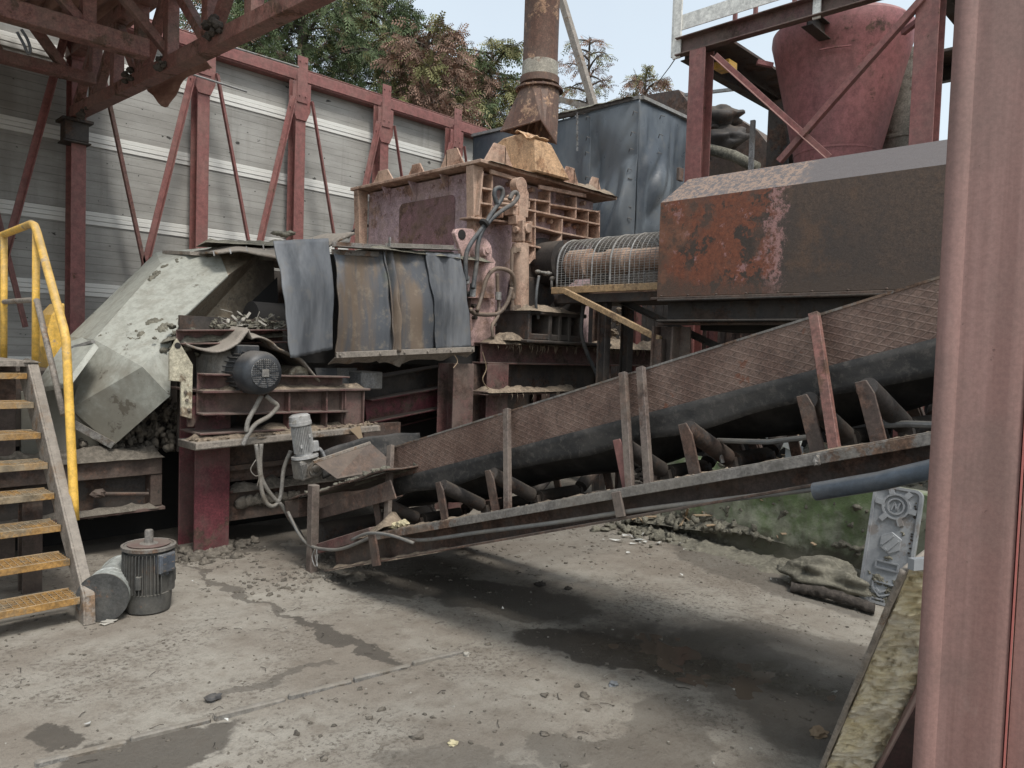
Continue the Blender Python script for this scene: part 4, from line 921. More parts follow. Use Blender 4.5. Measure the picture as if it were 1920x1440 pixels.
for k in range(-6, 7):
    o = k*.0155; L = math.sqrt(max(0, .106**2-o*o))
    g.tube([fc+V((o, -.004, -L)), fc+V((o, -.004, L))], .0026, 4, False); g.tube([fc+V((-L, -.006, o)), fc+V((L, -.006, o))], .0026, 4, False)
for k in range(8):
    a = k*math.pi/4+.2; g.bar(fc+V((0, -.008, 0)), fc+V((math.cos(a)*.105, -.008, math.sin(a)*.105)), .008, .003, (0, 1, 0))
g.build('fan_grille', 'motorblack', mo)
g = G().box((fc.x-.028, fc.y-.014, fc.z-.028), (fc.x+.028, fc.y-.005, fc.z+.028)); g.build('fan_hub', 'gearbox', mo, bevel=.004)
g = G().box((fc.x-.09, fc.y+.24, fc.z+.13), (fc.x+.08, fc.y+.44, fc.z+.2)); g.build('terminal_box', 'motorblack', mo, bevel=.008)
gb = q(408, 700, 5.7); g = G().box((gb.x-.12, 5.5, gb.z-.17), (gb.x+.17, 5.84, gb.z+.17)); g.build('gearbox', 'gearbox', T, bevel=.03)
for k in range(3): G().box((gb.x-.08, 5.49, gb.z-.10+k*.075), (gb.x-.03, 5.503, gb.z-.05+k*.075)).build('casting_pad', 'gearbox', T, bevel=.004)
G().lathe((fc.x, 5.5, fc.z), (0, 1, 0), [(-.12, .10), (-.06, .17), (-.03, .19), (.1, .2)], 28).build('motor_adapter', 'gearbox', T, smooth=35)
c = q(562, 706, 5.42); g = G().lathe(c, (0, 1, 0), [(0, .07), (.003, .082), (.03, .086), (.04, .08), (.3, .085)], 28); g.build('gear_end_cover', 'cream', T, smooth=35)
G().box((c.x-.045, c.y-.006, c.z-.025), (c.x+.045, c.y, c.z+.028)).build('cover_plate', 'gearbox', T, bevel=.003)
for pts in ([(498, 742), (510, 752), (520, 762), (505, 780), (480, 795), (465, 815), (455, 835)], [(490, 742), (478, 765), (465, 790), (462, 810)]):
    G().tube(smoothpath([q(x, y, 5.2) for x, y in pts]), .018, 8).build('motor_cable', 'gearbox', T, smooth=True)
# rubber sheet draped over the gearbox
def drape(a, b):
    px = 368+a*(600-368); y0 = 646+(16*math.sin(a*9+.4) if a < .45 else 6)+ (0 if a < .36 else -20*math.sin((a-.36)/.3*math.pi) if a < .66 else 0)+max(0, a-.62)*90+ (max(0, a-.86)*210)
    p = P(px, y0, v=5.35+.0*b); return p+V((.03*b, .5*b, .05*b+.02*mn.noise(V((a*5, b*3, 0)))))
G().sheet(drape, 40, 6).build('rubber_cover', 'greypost', T, smooth=True, solid=.014)
# rubber curtains
def curtain(tl, tr, br, bl, v0, v1, amp, fr, ph, nm, mat, bul=.05):
    a0, a1, b0, b1 = P(*tl, v=v0), P(*tr, v=v0), P(*bl, v=v1), P(*br, v=v1)
    def fn(a, b):
        p = lerp(lerp(a0, a1, a), lerp(b0, b1, a), b); w = amp*(.35+.65*b)
        if ph in (2.2, 4.0): e_ = (1-a) if ph == 2.2 else a; p.y -= .05*math.exp(-(e_/.05)**2)+.04*math.exp(-((e_-.17)/.04)**2)*(1-.5*b)-.03*math.exp(-((e_-.1)/.04)**2)
        p.y -= w*math.sin(a*fr*2*math.pi+ph+b*.8)+bul*math.sin(b*math.pi)+.02*mn.noise(V((a*3+ph, b*3, ph)))
        p.x += .012*mn.noise(V((ph, b*5, a)))*(1 if .02 < a < .98 else 1.8); p.z += .012*mn.noise(V((a*9, ph, 3)))*b
        return p
    return G().sheet(fn, 60, 30).build('rubber_curtain', mat, T, smooth=True, solid=.012, label=nm)
curtain((509, 452), (617, 447), (626, 656), (538, 672), 5.40, 5.28, .03, .7, .4, 'blue black rubber curtain hanging loose at the left end', 'rubber')
curtain((623, 470), (728, 472), (742, 660), (629, 668), 5.56, 5.44, .035, .75, 2.2, 'brown and green stained rubber curtain', 'rubberbrown')
curtain((714, 471), (806, 474), (822, 655), (733, 663), 5.53, 5.43, .03, .8, 4.0, 'brown streaked rubber curtain with a fold', 'rubberbrown')
curtain((797, 474), (863, 476), (885, 651), (815, 656), 5.47, 5.40, .02, .6, 1.0, 'slate blue rubber curtain at the shredder end', 'rubber', .03)
for a, b in (((622, 464), (721, 470)), ((722, 466), (851, 470))):
    p, r_ = P(*a, v=5.54), P(*b, v=5.54); g = G().ang(p, r_, .10, .05, .008); g.bar(p+V((0, -.0, -.035)), r_+V((0, -.0, -.035)), .012, .045)
    bolts(g, [lerp(p, r_, t)+V((0, -.005, -.035)) for t in (.1, .35, .6, .9)], (0, -1, 0), .01, .012); g.build('curtain_rail', 'flange', T, bevel=.002)
g = G().box(tuple(P(728, 462, v=5.5)), tuple(P(733, 445, v=5.48))); g.build('rail_bracket', 'galv', T)
p, r_ = P(630, 666, v=5.40), P(889, 655, v=5.38)
g = G().bar(p, r_, .02, .05); bolts(g, [lerp(p, r_, t)+V((0, -.01, 0)) for t in (.02, .28, .45, .62, .8, .98)], (0, -1, 0), .012, .014); g.build('curtain_batten', 'greypost', T, bevel=.003)
def flap(a, b):
    t = lerp(p, r_, a)+V((0, .02, -.02)); return t+V((0, .1*b-.02*math.sin(a*20), -b*(.06+.05*mn.noise(V((a*7, 0, 2)))*1.3+(.03 if .32 < a < .5 else 0))))
G().sheet(flap, 60, 4).build('torn_flap', 'greypost', T, solid=.008)
# wavy canvas over the opening
def canv(a, b):
    t = lerp(q(395, 470, 6.2), q(592, 447, 6.0), a); 
    t.z += .05*math.sin(a*7+.5)*(1-b)+.03*mn.noise(V((a*5, b*4, 1)))-.10*(1-b)**3*(.4+.6*math.sin(a*3.1))
    return t+V((.04, .0, 0))+V((.06, .75, .02))*b-V((0, .55, 0))*(1-b)*a
G().sheet(canv, 40, 12).build('canvas_cover', 'greypost', T, smooth=True, solid=.02)
g = G()
for i in range(7): g.tube([q(400+i*31, 470-i*4, 5.9), q(402+i*31, 480-i*4, 5.88)], .006, 4)
g.each('tie_wire', 'galv', T)
G().prism([(2.75, 6.6, 2.35), (5.35, 6.2, 2.42), (5.35, 7.7, 2.42), (2.75, 7.2, 2.4)], (0, 0, .03)).build('top_cover', 'greypost', T)
g = G(); g.mud((3.85, 5.62, 2.47), (5.3, 5.62, 2.5), .35, .06, 61); g.mud((2.8, 6.5, 2.45), (3.8, 6.3, 2.5), .4, .06, 62)
for i in range(5): g.lump(q(520+i*6, 441-abs(2-i)*2, 6.1), (.05, .05, .02), i, 5, 7)
g.build('dirt', 'mudgrey', T, smooth=True)
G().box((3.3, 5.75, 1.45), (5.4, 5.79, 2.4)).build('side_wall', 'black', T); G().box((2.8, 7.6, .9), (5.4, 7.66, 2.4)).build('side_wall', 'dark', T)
# beams under the curtain
G().ibeam(q(655, 735, 6.0), q(852, 700, 6.0), .2, .22, .016).build('under_beam', 'dark', T, bevel=.004)
G().bar(q(660, 712, 5.85), q(700, 712, 5.85), .3, .16).build('beam_end', 'galv', T, bevel=.01)
G().chan(q(684, 770, 5.9), q(855, 738, 5.9), .12, .22, .016).build('under_beam', 'maroon', T, bevel=.004)
G().chan(q(704, 795, 6.3), q(855, 760, 6.3), .12, .12, .014).build('under_beam', 'maroon', T, bevel=.004)
G().bar(q(690, 810, 7.0), q(870, 790, 7.0), .1, .14).build('under_beam', 'brown', T, bevel=.004)
G().prism([q(590, 690, 5.75), q(632, 690, 5.75), q(630, 725, 5.75), q(600, 725, 5.75)], (0, .02, 0)).build('hanging_strip', 'rubber', T)
G().prism([q(632, 690, 5.9), q(670, 690, 5.9), q(655, 735, 5.9), q(632, 735, 5.9)], (0, .02, 0)).build('hanging_strip', 'galv', T)
# cable tray ledge
a, b = q(366, 838, 5.28), q(712, 803, 5.28)
g = G().chan(a+V((0, .0, -.0)), b, -.3, .055, .006); ln = b-a
g.build('cable_tray', 'greypost', T, bevel=.003)
g = G()
for i in range(34):
    c = a+ln*((i+.5)/34)+V((0, -.001, -.004)); g.bar(c-ln.normalized()*.016, c+ln.normalized()*.016, .004, .012)
g.build('tray_slots', 'black', T)
g = G().mud(a+V((0, .14, .03)), b+V((0, .14, .03)), .28, .05, 44)
rr = random.Random(2)
for i in range(160): g.lump(lerp(a, b, rr.random())+V((0, rr.uniform(.01, .2), .04)), rr.uniform(.004, .016), i, 4, 6)
g.build('dirt', 'mudtan', T, smooth=True)
c = q(655, 805, 5.26); g = G().add([c, c+V((.09, -.02, .03)), c+V((.12, -.05, -.14)), c+V((.05, -.02, -.05))], [(0, 1, 2, 3)]); g.build('rag', 'straw', T, solid=.004)
# lower run of the conveyor: chain beam
zt = .72
G().box((-.6, 5.92, .58), (2.28, 6.02, zt)).build('chain_beam', 'brown', T, bevel=.004)
G().box((-.6, 6.04, .32), (2.26, 6.08, .60)).build('web', 'dark', T); G().box((-.6, 5.9, .305), (2.3, 6.1, .33)).build('bottom_flange', 'frame', T, bevel=.003)
G().box((2.2, 5.93, .335), (2.285, 6.1, .575)).build('end_block', 'brown', T, bevel=.004)
G().box((-.6, 6.5, 0), (2.75, 6.55, .8)).build('shade_backing', 'black', T); G().box((2.2, 6.6, .6), (2.8, 6.64, 1.5)).build('shade_backing', 'dark', T)  # added dark panels standing in for shade behind the frame
r0, r1 = q(185, 926, 5.95), q(278, 926, 5.95)
g = G().cyl(r0, r1, .014, 8); g.build('tension_rod', 'brown', T, smooth=35); G().lump(q(290, 920, 5.98), (.05, .05, .06), 5, 7, 10, .3).build('tension_block', 'dark', T)
g = G(); g.lump(r0, (.05, .04, .035), 3, 6, 8, .3); g.build('tension_nut', 'brown', T)
g = G().mud((-.4, 5.99, zt+.005), (2.28, 5.99, zt+.005), .24, .09, 81); g.mud((.2, 5.95, .335), (2.25, 5.95, .335), .12, .04, 82)
for k in range(26): 
    x = -.5+k*.105; g.lump((x, 6.4, .24), (.04, .08, .05), k, 5, 6, .2)
g.build('mud', 'mud', T, smooth=True)
g = G()
for k in range(700): g.lump((1.75+random.uniform(0, .85), 6.15+random.uniform(-.12, .3), .74+abs(random.gauss(0, .16))), (random.uniform(.01, .04),)*3, k+9, 4, 6, .6)
g.build('dirt_heap', 'mud', T, smooth=True)
bx = [q(414, 842, 5.62), q(560, 842, 5.62)]
G().box((2.68, 5.72, .50), (4.4, 5.76, .9)).build('lower_side_plate', 'brown', T); G().box((2.68, 5.66, .20), (4.4, 5.70, .42)).build('lower_side_plate', 'brown', T)
G().box((2.68, 5.62, .425), (4.4, 5.8, .445)).build('lower_ledge', 'frame', T, bevel=.003); G().bar((2.68, 5.66, .62), (4.3, 5.66, .66), .05, .04).build('lower_rail', 'brown', T)
g = G().mud((2.7, 5.68, .447), (4.2, 5.68, .447), .18, .07, 91); 
for k in range(9): g.lump((2.8+k*.06+random.uniform(-.02, .02), 5.64, .34), (.05, .03, .05), k, 5, 7, .5)
g.build('mud', 'mud', T, smooth=True)
G().box((2.7, 6.3, 0), (5.5, 6.34, 1.15)).build('shade_backing', 'black', T)  # added black panel for the shade behind the lower plates
for pts in ([(480, 833), (484, 860), (488, 895), (492, 925), (502, 945), (515, 948), (526, 930), (532, 880), (545, 845)], [(490, 832), (488, 870), (492, 900), (510, 930), (530, 950), (545, 975), (556, 990), (568, 1010)], [(480, 862), (470, 880), (478, 892), (486, 893), (482, 912)]):
    G().tube(smoothpath([q(x, y, 5.2) for x, y in pts]), .016 if len(pts) > 6 else .004, 7).build('hanging_cable', 'gearbox', T, smooth=True)

# ------------------------------------------------------------------ stair
T = thing('steel_stair', 'dusty steel stair with ochre grating treads and a yellow handrail', 'stair', (1.0, 5.0, 0))
s0, s1 = V((1.33, 4.60, .0)), V((1.33, 5.80, 1.42))
for x, nm in ((1.34, 'greypost'), (.42, 'greypost')):
    dv = (s1-s0).normalized(); p0 = V((x, 4.56, .16)); p1 = V((x, 5.80, 1.40))
    g = G().prism([(x, 4.555, 0), (x, 4.715, 0), (x, 4.70, .15), (x, 5.93, 1.30), (x, 5.93, 1.44), (x, 5.75, 1.44), (x, 4.57, .16)], (.012, 0, 0))
    g.prism([(x+.012, 4.57, .16), (x+.012, 4.555, 0), (x+.012, 4.567, 0), (x+.012, 4.582, .155), (x+.012, 5.76, 1.428), (x+.012, 5.75, 1.44)], (.05, 0, 0))
    g.build('stringer', nm, T, bevel=.003)
tv = [(4.60, .155), (4.79, .33), (4.965, .495), (5.10, .665), (5.24, .83), (5.395, 1.0), (5.56, 1.18), (5.72, 1.36)]
for y, z in tv:
    tr_ = G().prism([(.43, y, z), (1.335, y, z), (1.335, y, z-.04), (.43, y, z-.04)], (0, .012, 0)).prism([(.43, y+.21, z), (1.335, y+.21, z), (1.335, y+.21, z-.04), (.43, y+.21, z-.04)], (0, .012, 0)).build('tread', 'treadyellow', T, bevel=.002)
    g = G()
    for k in range(27): x = .45+k*.0335; g.box((x, y+.012, z-.03), (x+.004, y+.21, z-.002))
    for k in range(5): g.box((.44, y+.035+k*.04, z-.012), (1.333, y+.039+k*.04, z-.001))
    g.build('grating', 'treadyellow', tr_)
    g = G().mud((.5, y+.1, z-.012), (1.33, y+.1, z-.012), .16, .012, int(z*100), sink=.01); g.build('mud', 'mud', tr_, smooth=True)
G().box((.42, 5.74, 1.40), (1.36, 8.0, 1.44)).build('landing', 'greypost', T, bevel=.003)
for x, y in ((1.3, 5.95), (1.28, 5.2), (.45, 5.95), (1.3, 7.9), (.45, 7.9)): G().ibeam((x, y+.2, 0), (x, y+.2, 1.4 if y > 5.5 else .62), .11, .11, .01, (0, 1, 0)).build('stair_post', 'brown', T, bevel=.003)
xr_ = 1.42
rail = [(xr_, 5.01, .5), (xr_, 5.03, .62), (xr_, 5.19, 1.50), (xr_, 5.21, 1.59), (xr_, 5.26, 1.66), (xr_, 5.86, 2.30), (xr_, 5.92, 2.35), (xr_, 6.0, 2.37), (xr_, 6.8, 2.36), (xr_, 8.0, 2.36)]
G().tube([V(p) for p in rail], .026, 14).build('handrail', 'yellow', T, smooth=True)
G().tube([(xr_, 5.88, 1.36), (xr_, 5.88, 2.32)], .024, 12).build('rail_post', 'yellow', T, smooth=True)
G().tube([(xr_, 6.75, 1.36), (xr_, 6.75, 2.35)], .024, 12).build('rail_post', 'yellow', T, smooth=True)
G().tube([V(p) for p in [(xr_, 8, 1.86), (xr_, 6.0, 1.85), (xr_, 5.85, 1.84), (xr_, 5.80, 1.78), (xr_, 5.25, 1.12)]], .019, 12).build('mid_rail', 'greypost', T, smooth=True)
g = G().mud((1.37, 5.72, 1.44), (1.37, 5.9, 1.44), .1, .03, 5); g.build('mud', 'mud', T, smooth=True)

# yellow machine part behind the stair
g = G().prism([q(92, 612, 6.9), q(98, 590, 6.9), q(122, 565, 6.9), q(124, 690, 6.9), q(95, 700, 6.9), q(84, 650, 6.9)], (0, .4, 0)); g.build('yellow_machine_arm', 'yellow', bevel=.02, label='yellow machine arm showing between the stair rail and a red column', category='machine part')

# ------------------------------------------------------------------ standing motor and drum
T = thing('electric_motor', 'dark finned electric motor standing on end with its shaft up', 'motor', (1.69, 4.58, 0))
c = V((1.70, 4.60, 0)); uz = V((0, 0, 1))
bo = G().lathe(c, uz, [(0, .09), (.012, .122), (.08, .128), (.12, .13), (.122, .122), (.36, .122), (.375, .11)], 40).build('housing', 'motordark', T, smooth=35)
ph = math.atan2(-.696, -.718)
for k in range(44):
    a = 2*math.pi*k/44; d = V((math.cos(a), math.sin(a), 0))
    if abs(((a-(-1.15)+math.pi) % (2*math.pi))-math.pi) < .25: continue
    G().bar(c+d*.131+V((0, 0, .125)), c+d*.131+V((0, 0, .355)), .005, .026, d).build('cooling_fin', 'motordark', bo)
G().lathe(c+V((0, 0, .372)), uz, [(0, .11), (.002, .147), (.022, .150), (.026, .143), (.026, .135), (.020, .132), (.020, .06), (.03, .05), (.035, .001)], 44).build('flange', 'flange', T, smooth=35)
G().lathe(c+V((0, 0, .39)), uz, [(0, .06), (.004, .115), (.010, .118), (.0101, .03)], 40).build('flange_face', 'frame', T)
G().lathe(c+V((0, 0, .40)), uz, [(0, .024), (.075, .0235), (.08, .02)], 20).build('shaft', 'flange', T, smooth=35)
d = V((math.cos(-1.15), math.sin(-1.15), 0)); t = V((-d.y, d.x, 0))
g = G(); b0 = c+d*.118+V((0, 0, .30)); g.bar(b0-V((0, 0, .058)), b0+V((0, 0, .058)), .115, .06, d); tb_ = g.build('terminal_box', 'termbox', T, bevel=.006)
g = G().bar(b0+d*.031-V((0, 0, .05)), b0+d*.031+V((0, 0, .05)), .1, .008, d); g.build('box_lid', 'termbox', tb_, bevel=.003)
g = G()
for s in (-1, 1):
    for z in (-.04, .0, .04): g.bar(b0+d*.036+t*(.03*s)+V((0, 0, z-.002)), b0+d*.036+t*(.03*s)+V((0, 0, z+.003)), .018, .002, d)
g.each('lid_mark', 'flange', tb_)
for k in range(2): G().cyl(b0-V((0, 0, .075))+t*(.02*(2*k-1)), b0-V((0, 0, .055))+t*(.02*(2*k-1)), .012, 10).build('cable_gland', 'termbox', tb_)
for an in (-2.3, -.2): dd = V((math.cos(an), math.sin(an), 0)); G().bar(c+dd*.135+V((0, 0, .16)), c+dd*.135+V((0, 0, .24)), .03, .03, dd).build('foot_pad', 'motordark', T, bevel=.004)
dc = P(205, 1100, z=.13); a0 = V((1.43, 4.66, .135)); a1 = V((1.78, 4.93, .135)); ad = (a1-a0).normalized()
T = thing('steel_drum', 'pale dented steel drum lying on its side beside the standing motor', 'drum', (1.5, 4.72, 0))
L = .40
p0 = P(193, 1092, u=1.44); p0.z = .137; ad = V((.42, .62, 0)).normalized()
G().lathe(p0, ad, [(-.004, .125), (-.004, .137), (.012, .138), (.014, .132), (.13, .130), (.135, .134), (.15, .134), (.155, .130), (L-.02, .131), (L-.018, .138), (L, .138), (L, .12)], 44).build('shell', 'drum', T, smooth=35)
G().lathe(p0, ad, [(-.0005, .126), (.002, .126), (.004, .12), (.004, .001)], 40).build('end_cap', 'dark', T, smooth=30)
G().lathe(p0, ad, [(-.006, .1255), (-.006, .139), (.004, .139), (.004, .1255)], 44).build('rim', 'motordark', T, smooth=30)

# ------------------------------------------------------------------ discharge belt conveyor
T = thing('belt_conveyor', 'inclined belt conveyor with rusty chequer plate side rising to the right', 'conveyor', (3.4, 3.0, 0))
SA = math.atan(.302); EB = V((0, -math.cos(SA), math.sin(SA))); NB = V((0, math.sin(SA), math.cos(SA))); B0 = V((0, 3.81, .44))
def cv(s, u, h): return B0+EB*s+NB*h+V((u, 0, 0))
def s_at(px, py, u):
    w = P(px, py, u=u)-B0; w.x = 0; return w.dot(EB), w.dot(NB)
SE = 5.0
# main side beams (channels)
def hb_(s_): return -.185+.0215*(s_+.72)
for u, w in ((2.90, -.10), (4.02, .10)):
    g = G().prism([cv(-.72, u, 0), cv(SE, u, 0), cv(SE, u, hb_(SE)), cv(-.72, u, hb_(-.72))], (.012, 0, 0))
    g.bar(cv(-.72, u+w/2, hb_(-.72)+.006), cv(SE, u+w/2, hb_(SE)+.006), abs(w), .012, NB); g.build('side_beam', 'brown', T, bevel=.002)
G().bar(cv(-.10, 2.855, .007), cv(SE, 2.855, .007), .125, .012, NB).bar(cv(-.1, 2.795, -.012), cv(SE, 2.795, -.012), .008, .040, NB).build('beam_flange', 'flange', T, bevel=.002)
g = G()
for s in (.5, 1.6, 2.7, 3.8): g.bar(cv(s, 2.93, -.06), cv(s, 3.99, -.06), .08, .07)
g.each('cross_member', 'brown', T)
G().bar(cv(-.08, 2.79, -.19), cv(-.08, 2.79, .02), .075, .018, (1, 0, 0)).build('splice_plate', 'brown', T, bevel=.002)
s_, h_ = s_at(1160, 960, 2.78); G().bar(cv(s_, 2.79, -.115), cv(s_, 2.79, 0), .05, .014, (1, 0, 0)).build('splice_plate', 'upright', T, bevel=.002)
for px, py in ((1530, 858),): s_, h_ = s_at(px, py, 2.78); G().lump(cv(s_, 2.78, -.02), (.016, .014, .02), px, 6, 8, .4).build('bolt', 'flange', T)
# skirt plates
for u in (3.10, 3.92):
    p0, p1 = cv(-.20, u, .312), cv(SE, u, .312)
    G().prism([cv(-.20, u, .325), cv(-.21, u, .548), cv(SE, u, .56), cv(SE, u, .315)], (.008 if u < 3.5 else -.008, 0, 0)).build('skirt_plate', 'plate', T, bevel=.001)
    G().bar(cv(-.21, u+.006, .553), cv(SE, u+.006, .563), .02, .010, NB).build('skirt_edge', 'flange', T)
    sign_ = 1 if u < 3.5 else -1
    def strip(a, b, u=u, sg=sign_):
        s = -.2+a*(SE+.2); return cv(s, u+sg*(.004+.01*b+.012*b*mn.noise(V((s*1.7, 3, u))))-.012*sg, .345-.115*b-.03*b*mn.noise(V((s*2.2, u, 0)))-.018*b*abs(math.sin(s*3.4)))
    G().sheet(strip, 70, 4).build('rubber_strip', 'rubberdust', T, smooth=True, solid=.012)
for px, py in ((735, 985), (962, 945), (1192, 900), (1226, 888), (1578, 832)):
    s_, h_ = s_at(px, py, 2.96)
    u0, u1 = 2.93, 3.065; d = (cv(s_, u1, .555)-cv(s_, u0, .0)).normalized()
    G().chan(cv(s_, u0, 0), cv(s_+.0, u1, .565), .05 if px < 800 else .04, .03, .008, (1, 0, 0)).build('upright', 'upright' if px < 1300 else 'canopy', T, bevel=.002)
    G().chan(cv(s_, 4.09, 0), cv(s_, 3.955, .565), .06, -.035, .009, (1, 0, 0)).build('upright', 'brown', T, bevel=.002)
# belt
bw = [(3.28, .30), (3.31, .23), (3.40, .14), (3.52, .12), (3.64, .14), (3.73, .23), (3.76, .30)]
def beltf(a, b):
    s = -.62+a*(SE+.62); t = b*6; k = min(5, int(t)); u, h = [x+(y-x)*(t-k) for x, y in zip(bw[k], bw[k+1])]
    fl = max(0, min(1, (-.1-s)/.5)); h = h*(1-fl)+.16*fl
    sg = .02*math.sin(s*5.3)*math.sin(b*math.pi)+.015*mn.noise(V((s*2.2, u*3, 0)))
    return cv(s, u, h-sg)
G().sheet(beltf, 110, 18).build('belt', 'belt', T, smooth=True, solid=.014)
G().sheet(lambda a, b: cv(-.6+a*(SE+.6), 3.15+b*.74, -.045-.03*math.sin(a*22)), 60, 3).build('return_belt', 'belt', T, smooth=True, solid=.012)
# troughing idlers
for px, py in ((712, 985), (835, 972), (930, 955), (1175, 898), (1300, 870), (1528, 822), (1640, 795)):
    s_, h_ = s_at(px, py, 2.98)
    pl = [cv(s_-.03, 2.97, 0), cv(s_+.03, 2.97, 0), cv(s_+.03, 2.97, .19), cv(s_+.012, 2.97, .245), cv(s_-.03, 2.97, .245)]
    br = G().prism(pl, (.012, 0, 0)).prism([cv(s_-.03, 2.982, .0), cv(s_-.03, 2.982, .235), cv(s_-.02, 3.02, .235), cv(s_-.02, 3.02, 0)], EB*.008).build('idler_bracket', 'brown' if px != 1175 else 'red', T, bevel=.002)
    G().prism([cv(s_-.03, 4.05, 0), cv(s_+.03, 4.05, 0), cv(s_+.03, 4.05, .24), cv(s_-.03, 4.05, .24)], (-.012, 0, 0)).build('idler_bracket', 'brown', T, bevel=.002)
    for a, b in (((2.985, .225), (3.30, .06)), ((3.33, .045), (3.70, .045)), ((3.74, .06), (4.03, .225))):
        G().lathe(cv(s_, *a), cv(s_, *b)-cv(s_, *a), [(0, .012), (.012, .012), (.014, .042), ((cv(s_, *b)-cv(s_, *a)).length-.014, .042), ((cv(s_, *b)-cv(s_, *a)).length, .012)], 16).build('idler_roller', 'dark', T, smooth=35)
    for u in (3.315, 3.72): G().bar(cv(s_, u, -.03), cv(s_, u, .06), .06, .03, (1, 0, 0)).build('roller_stand', 'dark', T, bevel=.002)
    G().bar(cv(s_+.02, 2.95, -.01), cv(s_+.02, 4.07, -.01), .06, .03, NB).build('idler_base', 'brown', T)
G().cyl(cv(s_at(960, 950, 3)[0]-.12, 3.3, -.02), cv(s_at(960, 950, 3)[0]-.12, 4.0, -.02), .045, 14).build('return_roller', 'dark', T, smooth=35)
# tail section
G().bar((2.835, 4.66, 0), (2.835, 4.66, .62), .06, .065, (0, 1, 0)).build('leg', 'upright', T, bevel=.004)
G().bar((4.1, 4.66, 0), (4.1, 4.66, .62), .065, .07, (0, 1, 0)).build('leg', 'frame', T, bevel=.004)
q3 = lambda x, y: P(x, y, u=2.90)
G().prism([q3(583, 960), q3(731, 900), q3(742, 935), q3(583, 978)], (.012, 0, 0)).build('tail_side_plate', 'brown', T, bevel=.002)
def cover(a, b):
    p = lerp(P(540, 938, u=2.86), P(728, 880, u=2.86), a); return p+V((1.15*b, .0, .02*b+.02*mn.noise(V((a*4, b*4, 0)))))
G().sheet(cover, 14, 10).build('tail_cover', 'brown', T, smooth=True, solid=.012)
g = G(); rr = random.Random(9)
for i in range(90):
    a = rr.random(); b = rr.random()*.6; g.lump(cover(a, b)+V((0, 0, .012)), rr.uniform(.008, .03), i, 4, 6, .6)
g.mud(cover(.02, .1), cover(.98, .1), .22, .035, 77); g.mud(cover(.3, .4), cover(.98, .35), .4, .06, 78); g.build('dirt', 'mudgrey', T, smooth=True)
G().prism([q3(533, 940), q3(560, 935), q3(560, 970), q3(538, 972)], (.1, 0, 0)).build('end_bracket', 'brown', T, bevel=.003)
dc = P(598, 1005, u=2.98); g = G().lathe((2.94, dc.y, dc.z), (1, 0, 0), [(0, .02), (.01, .05), (.012, .105), (.03, .11), (.04, .10), (1.05, .10), (1.06, .11), (1.09, .105)], 28); g.build('tail_drum', 'dark', T, smooth=35)
G().bar(P(600, 1028, u=2.86), P(700, 998, u=2.86), .05, .07).build('bearing_slide', 'frame', T, bevel=.004)
G().lump(P(545, 1025, u=3.1), (.08, .07, .05), 4).build('tail_clod', 'mud', T, smooth=True)
g = G(); g.mud(cv(-.35, 2.86, .0), cv(SE, 2.86, .01), .10, .012, 71, side=(1, 0, 0), sink=.004)
g.mud(cv(-.66, 2.84, -.172), cv(.6, 2.84, -.148), .09, .03, 73, side=(1, 0, 0)); g.mud(cv(-.3, 3.0, .0), cv(4.2, 3.0, .0), .14, .03, 75, side=(1, 0, 0)); g.mud(cv(-.22, 2.9, .0), cv(-.02, 2.95, .05), .2, .12, 76, side=(1, 0, 0))
rr = random.Random(8)
for i in range(150): g.lump(cv(rr.uniform(-.1, 4.3), rr.uniform(2.87, 3.05), .008), rr.uniform(.003, .014), i, 4, 6, .6)
g.build('dirt', 'mudtan', T, smooth=True)
g = G()
for i, s in enumerate((-.02, .02, .05)): g.lump(cv(s*1.8, 2.93, .04), (.022, .035, .02), i, 6, 9)
g.each('foam_lump', 'yellowlump', T)
# conduits
cdp = [(540, 960), (560, 1000), (580, 1022), (610, 1030), (645, 1028), (700, 1006), (735, 1000), (760, 1010), (800, 1012), (900, 998), (1040, 980), (1200, 956), (1400, 932), (1530, 916), (1600, 905)]
G().tube(smoothpath([P(x, y, u=2.815) for x, y in cdp], 5), .0115, 10).build('conduit', 'conduit', T, smooth=True)
G().tube(smoothpath([P(660, 1012, u=2.75), P(690, 1000, u=2.74), P(730, 1003, u=2.74), P(775, 1018, u=2.75)], 5), .010, 8).build('conduit', 'conduit', T, smooth=True)
G().tube([P(1528, 922, u=2.74), P(1650, 902, u=2.74), P(1745, 880, u=2.74), P(1900, 848, u=2.74)], .033, 16).build('blue_pipe', 'bluepipe', T, smooth=35)
G().tube([P(1345, 826, u=3.2), P(1440, 829, u=3.2), P(1528, 818, u=3.2)], .012, 8).tube([P(1345, 826, u=3.2), P(1355, 868, u=3.2)], .01, 6).build('bent_pipe', 'conduit', T, smooth=35)
G().tube([P(1640, 798, u=3.2), P(1700, 795, u=3.2), P(1760, 797, u=3.2)], .014, 8).build('bent_pipe', 'conduit', T, smooth=35)
G().cyl(P(1652, 752, u=3.2), P(1664, 800, u=3.2), .01, 6).build('thin_rod', 'galv', T)
g = G(); rr = random.Random(4)
for i in range(16):
    a = P(rr.uniform(592, 600), 1020, u=2.74); 
for i in range(2): g.tube(smoothpath([P(590+4*i, 1030, u=2.75), P(585+9*i, 1045, u=2.75), P(592+3*i, 1062, u=2.75), P(596-5*i, 1040, u=2.75)]), .004, 4)
g.each('loose_wire', 'galv', T)
g = G()
for k in range(3):
    for j in range(5): g.lump(P(1195+k*4+random.gauss(0, 2), 860+j*12+random.gauss(0, 3), u=3.35), .02, k*5+j, 5, 6)
g.build('rag_debris', 'muddark', T, smooth=True)
